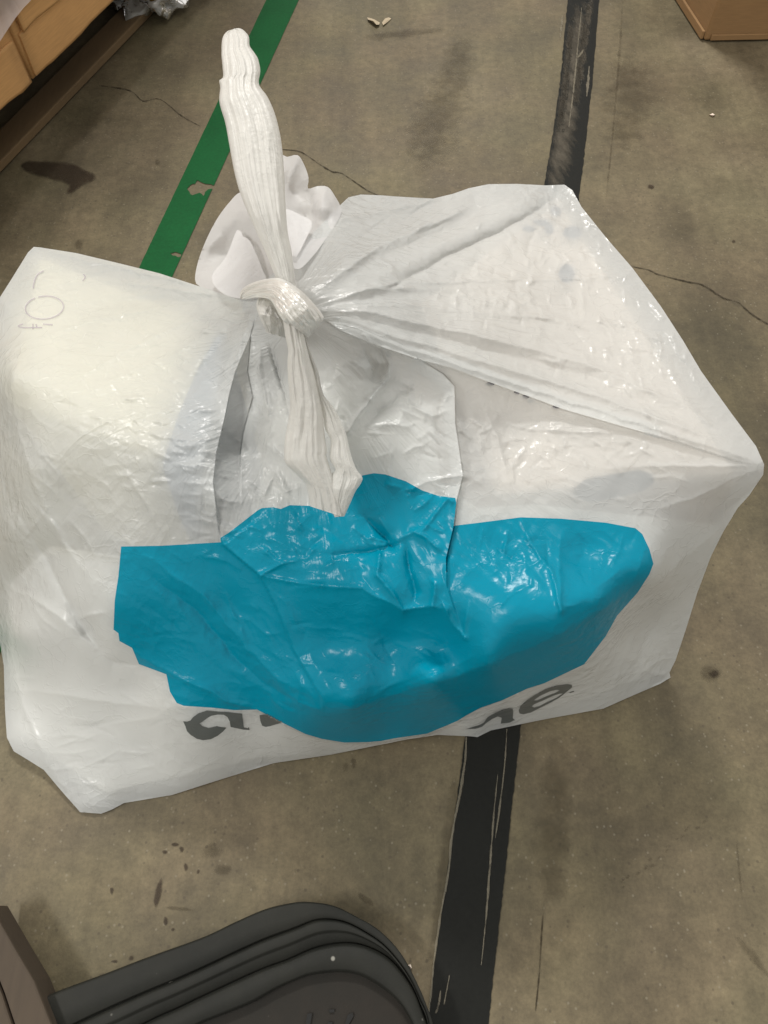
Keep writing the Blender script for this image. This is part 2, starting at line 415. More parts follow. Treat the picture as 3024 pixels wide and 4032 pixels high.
def paint_mat(name, col, worn, rough=0.55, stretch=(1, 1, 1), rot=0.0, lo=0.42, hi=0.5, scale=30, edge=True):
    """paint or tape with worn places that let the floor through; 'fade' attribute = 1 inside, 0 at the rim"""
    m, nt, out = new_mat(name); lk = nt.links.new
    tc = N(nt, 'ShaderNodeTexCoord'); mp = N(nt, 'ShaderNodeMapping'); lk(tc.outputs['Object'], mp.inputs[0])
    mp.inputs['Rotation'].default_value = (0, 0, rot)
    mp2 = N(nt, 'ShaderNodeMapping'); lk(mp.outputs[0], mp2.inputs[0]); mp2.inputs['Scale'].default_value = stretch
    n = N(nt, 'ShaderNodeTexNoise', i_Scale=scale, i_Detail=6.0, i_Roughness=0.62); lk(mp2.outputs[0], n.inputs['Vector'])
    n2 = N(nt, 'ShaderNodeTexNoise', i_Scale=12.0, i_Detail=4.0); lk(tc.outputs['Object'], n2.inputs['Vector'])
    n3 = N(nt, 'ShaderNodeTexNoise', i_Scale=230.0, i_Detail=3.0); lk(tc.outputs['Object'], n3.inputs['Vector'])
    ad = N(nt, 'ShaderNodeMath', operation='MULTIPLY_ADD', i_1=0.5); lk(n3.outputs[0], ad.inputs[0]); 
    h = N(nt, 'ShaderNodeMath', operation='MULTIPLY', i_1=0.5); lk(n2.outputs[0], h.inputs[0]); lk(h.outputs[0], ad.inputs[2])
    r = ramp(nt, ad.outputs[0], [(0.3, tuple(c * 0.78 for c in col)), (0.7, tuple(c * 1.2 for c in col))])
    b = N(nt, 'ShaderNodeBsdfPrincipled', i_Roughness=rough); lk(r.outputs[0], b.inputs['Base Color']); b.inputs['Specular IOR Level'].default_value = 0.15
    tp = N(nt, 'ShaderNodeBsdfTransparent')
    at_ = N(nt, 'ShaderNodeAttribute', attribute_name='fade')
    # alpha = ramp(noise + fade)
    sm = N(nt, 'ShaderNodeMath', operation='MULTIPLY_ADD', i_1=0.55); lk(at_.outputs['Fac'], sm.inputs[0]); lk(n.outputs[0], sm.inputs[2])
    al = ramp(nt, sm.outputs[0], [(lo + 0.30, g3(0)), (hi + 0.30, g3(worn))])
    mx = N(nt, 'ShaderNodeMixShader'); lk(al.outputs[0], mx.inputs[0]); lk(tp.outputs[0], mx.inputs[1]); lk(b.outputs[0], mx.inputs[2])
    lk(mx.outputs[0], out.inputs[0]); return m
GREEN = paint_mat('green_paint', (0.004, 0.074, 0.020), 0.97, rough=0.7, lo=-0.02, hi=0.05)
STRIP = paint_mat('black_joint_filler', (0.009, 0.0095, 0.008), 0.97, rough=0.62, stretch=(6, 0.5, 1), rot=-0.30, lo=0.12, hi=0.22, scale=16)
STAIN = paint_mat('damp_stain', (0.040, 0.028, 0.020), 0.60, rough=0.45, lo=0.22, hi=0.62)
FAINT = paint_mat('dirt_smudge', (0.055, 0.043, 0.027), 0.28, rough=0.6, lo=0.30, hi=1.05, scale=40)
SCUFF = paint_mat('grey_scuff', (0.10, 0.088, 0.068), 0.75, rough=0.8, stretch=(3, 0.7, 1), rot=-0.30, lo=0.30, hi=0.95, scale=26)
CRACK = paint_mat('crack_shadow', (0.030, 0.024, 0.016), 0.7, rough=0.9, lo=0.42, hi=0.75, scale=70)
CHALK = paint_mat('pale_residue', (0.20, 0.18, 0.135), 0.6, rough=0.8, stretch=(3, 0.8, 1), rot=-0.30, lo=0.36, hi=0.56, scale=60)

def plastic_mat(name, col, rough, dust):
    m, nt, out = new_mat(name); lk = nt.links.new
    tc = N(nt, 'ShaderNodeTexCoord')
    n = N(nt, 'ShaderNodeTexNoise', i_Scale=14.0, i_Detail=6.0, i_Roughness=0.65); lk(tc.outputs['Object'], n.inputs['Vector'])
    r = ramp(nt, n.outputs[0], [(0.35, col), (0.75, dust)])
    v = N(nt, 'ShaderNodeTexVoronoi', feature='F1', i_Scale=90.0); lk(tc.outputs['Object'], v.inputs['Vector'])
    sp = N(nt, 'ShaderNodeSeparateColor'); lk(v.outputs['Color'], sp.inputs[0])
    gt = N(nt, 'ShaderNodeMath', operation='GREATER_THAN', i_1=0.93); lk(sp.outputs[0], gt.inputs[0])
    sl = ramp(nt, v.outputs['Distance'], [(0.10, g3(0.6)), (0.2, g3(0))])
    mm = N(nt, 'ShaderNodeMath', operation='MULTIPLY'); lk(sl.outputs[0], mm.inputs[0]); lk(gt.outputs[0], mm.inputs[1])
    mx = N(nt, 'ShaderNodeMix', data_type='RGBA'); lk(mm.outputs[0], mx.inputs[0]); lk(r.outputs[0], mx.inputs[6]); mx.inputs[7].default_value = (0.35, 0.34, 0.30, 1)
    b = N(nt, 'ShaderNodeBsdfPrincipled', i_Roughness=rough); lk(mx.outputs[2], b.inputs['Base Color']); b.inputs['Specular IOR Level'].default_value = 0.22
    n2 = N(nt, 'ShaderNodeTexNoise', i_Scale=600.0, i_Detail=2.0); lk(tc.outputs['Object'], n2.inputs['Vector'])
    bp = N(nt, 'ShaderNodeBump', i_Strength=0.12, i_Distance=0.001); lk(n2.outputs[0], bp.inputs['Height']); lk(bp.outputs[0], b.inputs['Normal'])
    lk(b.outputs[0], out.inputs[0]); return m
TUB = plastic_mat('black_moulded_plastic', (0.0105, 0.011, 0.009), 0.62, (0.019, 0.019, 0.015))
TUBIN = plastic_mat('dusty_panel', (0.013, 0.0125, 0.010), 0.7, (0.022, 0.018, 0.014))
EMBOSS = plastic_mat('embossed_plastic', (0.010, 0.010, 0.010), 0.45, (0.016, 0.016, 0.015))
WRAP = film_mat('stretch_wrap', (0.62, 0.52, 0.47), transl=0.3, transp=0.30, rough=0.22, gloss=1.4, bump=0.5, bscale=30)
CLEAR = film_mat('clear_film', (0.62, 0.62, 0.58), transl=0.4, transp=0.40, rough=0.2, gloss=1.6, bump=0.5, bscale=50)
LEAF = card_mat('dry_scrap', (0.42, 0.35, 0.24))

# ------------------------------------------------------------------ the floor and its marks
def grid_sheet(name, x0, x1, y0, y1, z, mat, n=4):
    xs = np.linspace(x0, x1, n); ys = np.linspace(y0, y1, n)
    V = [(x, y, z) for y in ys for x in xs]
    Fc = [(j * n + i, j * n + i + 1, (j + 1) * n + i + 1, (j + 1) * n + i) for j in range(n - 1) for i in range(n - 1)]
    return mesh_obj(name, V, Fc, mat, smooth=False)
floor = tag(grid_sheet('floor', -6, 6, -4, 8, 0, CONC), 'grey brown concrete warehouse floor with stains and cracks', kind='structure')

def decal(name, poly, z, mat, fade_px=14, closed_smooth=True, step=14, label=None, jag=0.0, holes=()):
    """a thin layer on the floor: polygon with a rim where it fades out"""
    P = smooth_line(poly, step, True) if closed_smooth else resample(poly, step, True)
    if jag: P = P + np.random.RandomState(len(P)).uniform(-jag, jag, P.shape)
    hs = [smooth_line(h, 7, True) for h in holes]
    hs = [h + np.random.RandomState(len(h)).uniform(-3, 3, h.shape) for h in hs]
    V, T = triangulate(P, step, hs); c = V[T].mean(1)
    for h in hs: T = T[~inside(c[:, 0], c[:, 1], h)]; c = V[T].mean(1)
    d, _, _ = poly_dist(V[:, 0], V[:, 1], np.vstack([P, P[:1]]))
    for h in hs: d = np.minimum(d, poly_dist(V[:, 0], V[:, 1], np.vstack([h, h[:1]]))[0])
    o = mesh_obj(name, at(V[:, 0], V[:, 1], np.full(len(V), z)), T, mat, floor, False, {'fade': np.clip(d / fade_px, 0, 1)})
    if label: o['label'] = label
    return o

def ribbon(name, line, z, mat, label=None, soft=False):
    """a thin strip along (px, py, half width) points; fade 1 on the middle, 0 on the rim"""
    L = smooth_line(line, 12)
    tx = np.gradient(L[:, 0]); ty = np.gradient(L[:, 1]); l = np.hypot(tx, ty) + 1e-9
    nx, ny = -ty / l, tx / l
    V, fd = [], []
    ks_ = (-1, -.6, -.25, .25, .6, 1); u = np.linspace(0, 1, len(L)); end = np.clip(np.minimum(u, 1 - u) / 0.22, 0, 1) if soft else np.ones(len(L))
    for k in ks_:
        V.append(at(L[:, 0] + nx * L[:, 2] * k, L[:, 1] + ny * L[:, 2] * k, np.full(len(L), z)))
        fd.append((1.0 - abs(k)) * end)
    n = len(L); V = np.vstack(V)
    Fc = [(k * n + i, (k + 1) * n + i, (k + 1) * n + i + 1, k * n + i + 1) for k in range(5) for i in range(n - 1)]
    o = mesh_obj(name, V, Fc, mat, floor, False, {'fade': np.concatenate(fd)})
    if label: o['label'] = label
    return o

def line_x(a, b, y): return a[0] + (b[0] - a[0]) * (y - a[1]) / (b[1] - a[1])
# green line
gl0, gl1 = (1048, 0), (550, 1048); gr0, gr1 = (1176, 0), (716, 1005)
ys = np.concatenate([np.arange(-250, 2900, 60)])
greenp = [(line_x(gl0, gl1, y), y) for y in ys] + [(line_x(gr0, gr1, y), y) for y in ys[::-1]]
decal('painted_line', greenp, 0.0012, GREEN, fade_px=4, closed_smooth=False, step=16, label='green painted line chipped along its edges', jag=0.5,
      holes=[[(735, 745), (765, 722), (780, 712), (800, 722), (832, 728), (858, 738), (815, 748), (800, 770), (786, 756), (765, 768)], [(672, 1000), (690, 992), (712, 1000), (704, 1012), (690, 1008)], [(905, 470), (915, 466), (918, 476)]])
# black joint filler strip
sl = [(2276, -300), (2235, 0), (2204, 330), (2172, 560), (2120, 850), (2030, 1500), (1826, 2938), (1755, 3470), (1684, 3995), (1650, 4250)]
sr = [(2395, -300), (2360, 0), (2332, 330), (2300, 620), (2270, 860), (2190, 1560), (2042, 2938), (1985, 3470), (1927, 3995), (1900, 4250)]
decal('joint_strip', sl + sr[::-1], 0.0012, STRIP, fade_px=9, closed_smooth=False, step=14, label='black joint filler strip with scraped pale edges', jag=1.6)
for ln in ([(1836, 2900, 4), (1832, 2990, 7), (1822, 3060, 9), (1808, 3140, 8), (1790, 3230, 7), (1775, 3330, 8), (1768, 3420, 6), (1750, 3520, 7), (1735, 3600, 6), (1722, 3690, 7), (1707, 3800, 5), (1700, 3880, 6), (1688, 3990, 4)],
           [(1996, 2870, 3), (1988, 3000, 5), (1975, 3120, 4), (1962, 3220, 6), (1950, 3300, 2)],
           [(1960, 3050, 2), (1945, 3200, 5), (1930, 3400, 7), (1915, 3600, 6), (1895, 3800, 3)],
           [(1735, 3900, 2), (1728, 3950, 8), (1720, 3980, 8), (1715, 3990, 2)],
           [(1770, 3840, 2), (1755, 3920, 4), (1748, 3955, 2)],
           [(2290, 30, 2), (2285, 90, 3), (2278, 150, 3), (2262, 320, 5), (2240, 500, 3)],
           [(2298, 195, 2), (2285, 215, 8), (2270, 230, 2)], [(2215, 60, 2), (2210, 110, 7), (2205, 150, 2)], [(2320, 260, 2), (2316, 320, 8), (2310, 380, 3)]):
    ribbon('residue_streak', ln, 0.0024, CHALK)
# grey scuffing that dulls the far end of the strip
for ln in ([(2300, -60, 45), (2270, 200, 50), (2240, 420, 55), (2205, 640, 60), (2180, 800, 50)], [(2330, -40, 18), (2300, 180, 22), (2265, 420, 20)], [(2250, 60, 14), (2232, 250, 18), (2200, 520, 22)]):
    ribbon('rub_mark', ln, 0.0018, SCUFF, soft=True)
# thin saw cut and rub marks beside the strip
for ln, mt in (([(2455, -60, 6), (2440, 200, 8), (2415, 500, 6), (2380, 850, 6)], FAINT), ([(2150, 3480, 5), (2135, 3640, 7), (2122, 3850, 6), (2100, 4060, 6)], CRACK),
               ([(2200, 2900, 40), (2190, 3100, 55), (2180, 3300, 60), (2170, 3600, 40)], FAINT), ([(1830, 100, 40), (1790, 300, 60), (1690, 560, 80), (1660, 700, 60)], FAINT),
               ([(1420, 150, 14), (1600, 130, 14), (1780, 110, 10)], FAINT),
               ([(1800, 2990, 10), (1770, 3230, 22), (1740, 3450, 16), (1690, 3850, 14)], FAINT), ([(2900, 3300, 6), (2910, 3420, 7), (2925, 3560, 4)], FAINT),
               ([(2890, 3680, 12), (2960, 3760, 14), (3040, 3860, 10)], FAINT), ([(2480, 200, 60), (2470, 420, 80), (2440, 600, 50)], FAINT)):
    ribbon('rub_mark', [(a, b, c * (1.7 if c > 12 else 1)) for a, b, c in ln], 0.0008, mt, soft=True)
# cracks
for ln in ([(1060, 585, 3), (1134, 590, 5), (1188, 600, 5), (1259, 647, 6), (1313, 678, 7), (1345, 682, 5), (1439, 745, 6), (1470, 761, 5), (1560, 800, 4)],
           [(2440, 1040, 4), (2498, 1051, 5), (2554, 1063, 6), (2586, 1079, 8), (2640, 1093, 6), (2713, 1111, 8), (2760, 1120, 7), (2801, 1143, 9), (2849, 1175, 8), (2880, 1182, 6), (2913, 1195, 8), (2961, 1238, 8), (3040, 1285, 7), (3140, 1340, 5)],
           [(398, 338, 4), (491, 351, 6), (530, 368, 4), (563, 398, 6), (630, 391, 3), (716, 457, 6), (789, 497, 3)]):
    ribbon('crack', [(a, b, c * 0.95) for a, b, c in ln], 0.0006, CRACK)
# damp stains and drops
k = 0.663
decal('stain', [(x * k, y * k) for x, y in ((118, 975), (180, 952), (400, 962), (520, 1006), (580, 1050), (550, 1082), (460, 1132), (420, 1162), (382, 1145), (405, 1110), (388, 1092), (300, 1072), (200, 1042), (140, 1012))], 0.0008, STAIN, fade_px=16, label='dark damp smear beside the pallet')
def drop(x, y, rx, ry, mat=STAIN, z=0.0008, rot=0.0):
    rs = np.random.RandomState(int(x * 7 + y)); P = []
    for i in range(9):
        a = i / 9 * 6.283; r = rs.uniform(0.8, 1.15)
        ex, ey = rx * r * math.cos(a), ry * r * math.sin(a)
        P.append((x + ex * math.cos(rot) - ey * math.sin(rot), y + ex * math.sin(rot) + ey * math.cos(rot)))
    decal('stain', P, z, mat, fade_px=max(5, min(rx, ry) * 0.6), step=max(5, min(rx, ry) * 0.5))
for a in ((621, 3520, 15, 70, STAIN, 0.0008, 0.18), (700, 3578, 62, 9, FAINT, 0.0008, 0.1), (716, 3343, 12, 14), (690, 3325, 16, 9), (650, 3355, 12, 8), (732, 3414, 11, 20), (781, 3430, 9, 13), (440, 3506, 9, 16), (835, 3350, 60, 45, FAINT),
          (879, 3425, 42, 26, FAINT), (1443, 3544, 45, 15, FAINT, 0.0008, 0.7), (651, 3625, 10, 22), (515, 3772, 14, 14), (450, 3785, 16, 8), (680, 3660, 10, 8), (2795, 2650, 52, 38, FAINT), (2810, 2655, 26, 20, STAIN),
          (2565, 735, 14, 12), (1360, 3020, 22, 30, FAINT), (1390, 3005, 16, 22, FAINT), (2890, 950, 10, 8), (2270, 880, 22, 14, FAINT), (620, 640, 12, 16, FAINT), (310, 960, 26, 30, FAINT), (2660, 2360, 26, 14, FAINT)):
    drop(*a)
rs = np.random.RandomState(3)
for i in range(16):   # tread print lower right
    t = i / 15; x = 2770 - 330 * t + rs.uniform(-22, 22); y = 3230 + 260 * t + rs.uniform(-14, 14)
    drop(x, y, 13, 7, FAINT, 0.0010, rs.uniform(-.9, -.3))

# ------------------------------------------------------------------ box helper
def box_pts(o, ex, ey, h):
    """corner o, edge vectors ex, ey (xy), height h -> 8 points"""
    o = np.array(o, float); ex = np.array([*ex, 0]); ey = np.array([*ey, 0]); up = np.array([0, 0, h])
    b = [o, o + ex, o + ex + ey, o + ey]
    return np.array(b + [p + up for p in b])
BOXF = [(3, 2, 1, 0), (4, 5, 6, 7), (0, 1, 5, 4), (1, 2, 6, 5), (2, 3, 7, 6), (3, 0, 4, 7)]
def box_obj(name, o, ex, ey, h, mat, parent=None, bevel=0.003, crush=0.0):
    ob = mesh_obj(name, box_pts(o, ex, ey, h), BOXF, mat, parent, False)
    if crush:
        b = bmesh.new(); b.from_mesh(ob.data); bmesh.ops.subdivide_edges(b, edges=b.edges[:], cuts=14, use_grid_fill=True)
        co = np.array([v.co[:] for v in b.verts]); q = (co[:, 0] + co[:, 1]) * 14; r = co[:, 2] * 16
        dz = vnoise(q, r, 61) * crush + vnoise(q * 2.7, r * 2.7, 62) * crush * 0.5; dx = vnoise(q, r, 63) * crush * 1.3
        for v, a, c in zip(b.verts, dz, dx): v.co.z += a; v.co.x += c; v.co.y += c * 0.5
        b.to_mesh(ob.data); b.free(); ob.data.polygons.foreach_set('use_smooth', np.ones(len(ob.data.polygons), bool)); bevel = 0
    if bevel:
        bm = ob.modifiers.new('bevel', 'BEVEL'); bm.width = bevel; bm.segments = 2; bm.limit_method = 'NONE'
    return ob

# ------------------------------------------------------------------ the carrier bag
bag = empty('carrier_bag', (0.0, 0.38, 0.0), 'white plastic carrier bag with blue print tied shut by its handles', 'plastic bag')

OUT = [(133, 972), (157, 974), (298, 996), (470, 1037), (627, 1076), (784, 1127), (878, 1159), (948, 1170), (1050, 1100), (1150, 1000), (1250, 900),
       (1340, 807), (1372, 777), (1421, 766), (1500, 769), (1564, 774), (1705, 782), (1784, 763), (1846, 741), (1925, 725), (2034, 724), (2150, 730), (2222, 727), (2254, 749),
       (2290, 815), (2386, 935), (2490, 1055), (2602, 1206), (2690, 1342), (2761, 1462), (2881, 1629), (2977, 1757), (3009, 1829), (3005, 1869), (2950, 1950), (2905, 2000),
       (2850, 2090), (2800, 2189), (2746, 2333), (2700, 2480), (2660, 2600), (2636, 2648), (2640, 2668), (2600, 2692), (2500, 2735), (2376, 2790), (2140, 2833), (1933, 2876), (1880, 2902), (1850, 2899), (1725, 2894),
       (1600, 2912), (1300, 2972), (1076, 3005), (904, 3058), (678, 3130), (488, 3162), (440, 3188), (398, 3204), (316, 3198), (240, 3112), (172, 3031), (110, 2992), (54, 2958), (27, 2904), (20, 2800), (15, 2620), (0, 2533),
       (-30, 2450), (-80, 2200), (-110, 1900), (-110, 1600), (-60, 1300), (0, 1170), (47, 1096), (110, 994)]
CTRL = [(133, 972, .300), (300, 996, .302), (470, 1037, .306), (627, 1076, .315), (784, 1127, .33), (900, 1165, .345),
        (1340, 807, .36), (1421, 766, .345), (1564, 774, .335), (1705, 782, .325), (1846, 741, .318), (2034, 724, .312), (2222, 727, .302),
        (1050, 1100, .38), (1150, 1000, .385), (1250, 900, .375), (1130, 1190, .39),
        (2386, 935, .302), (2490, 1055, .302), (2602, 1206, .302), (2761, 1462, .302), (2881, 1629, .30), (2977, 1757, .30), (3009, 1829, .298),
        (3005, 1869, .29), (2905, 2000, .24), (2800, 2189, .19), (2746, 2333, .13), (2690, 2500, .065), (2638, 2659, .006),
        (27, 2904, .015), (54, 2958, .012), (172, 3031, .01), (316, 3198, .003), (398, 3204, .003), (488, 3162, .003), (678, 3130, .003), (904, 3058, .003), (1076, 3005, .003), (1302, 2972, .003), (1500, 2940, .003),
        (1725, 2894, .003), (1870, 2901, .003), (1933, 2876, .003), (2140, 2833, .003), (2376, 2790, .003), (2500, 2735, .003),
        (0, 1170, .285), (-60, 1300, .26), (-110, 1600, .2), (-110, 1900, .13), (-80, 2200, .07), (-30, 2450, .02), (0, 2533, .012), (15, 2620, .01), (20, 2800, .01),
        (150, 1300, .302), (300, 1300, .305), (550, 1250, .31), (750, 1250, .325), (50, 1500, .293), (200, 1620, .298), (400, 1720, .30), (620, 1800, .302), (700, 1500, .318), (900, 1330, .345), (800, 1750, .31), (830, 1950, .292),
        (100, 1850, .25), (300, 1950, .255), (550, 2000, .268), (750, 2050, .265), (60, 2100, .185), (200, 2200, .19), (450, 2400, .195), (477, 2152, .242), (700, 2300, .222),
        (60, 2500, .078), (150, 2700, .056), (100, 2850, .026), (300, 2800, .062), (300, 3050, .02), (550, 2700, .105), (550, 2950, .044), (696, 2768, .125), (850, 2900, .085), (1000, 2830, .102), (1100, 2930, .055), (900, 2600, .165), (900, 2400, .205), (1000, 2750, .135),
        (1000, 1500, .325), (950, 1750, .285), (1000, 2000, .28), (1100, 1700, .32), (1250, 1500, .35), (1250, 1950, .29), (1400, 1500, .352), (1600, 1500, .343), (1500, 1750, .325), (1700, 1700, .322), (1700, 1900, .305), (1500, 1950, .298),
        (1150, 2150, .268), (1400, 2150, .275), (1700, 2150, .283), (1300, 2320, .258), (1500, 2370, .258), (1700, 2400, .258), (1300, 2550, .203), (1550, 2550, .208), (1750, 2560, .224),
        (1900, 1300, .345), (1600, 1250, .37), (1450, 1200, .385), (1400, 1050, .385), (1700, 1000, .345), (2000, 900, .32), (2200, 1000, .308), (2300, 1300, .312), (2500, 1500, .308), (2700, 1650, .306),
        (2000, 1700, .302), (2300, 1780, .299), (2600, 1850, .296), (2850, 1880, .29), (1950, 1900, .30), (2250, 1950, .29), (2500, 2000, .282), (2750, 2050, .25), (2000, 2150, .284), (2300, 2200, .272), (2480, 2150, .272),
        (2557, 2261, .25), (2385, 2388, .26), (2204, 2496, .263), (1933, 2614, .243), (1707, 2686, .221), (1390, 2785, .184), (1250, 2810, .158),
        (2321, 2600, .148), (2100, 2700, .120), (1850, 2800, .092), (1600, 2880, .055), (1350, 2910, .06), (2450, 2500, .138), (2550, 2430, .132), (2500, 2600, .072), (2250, 2750, .045)]
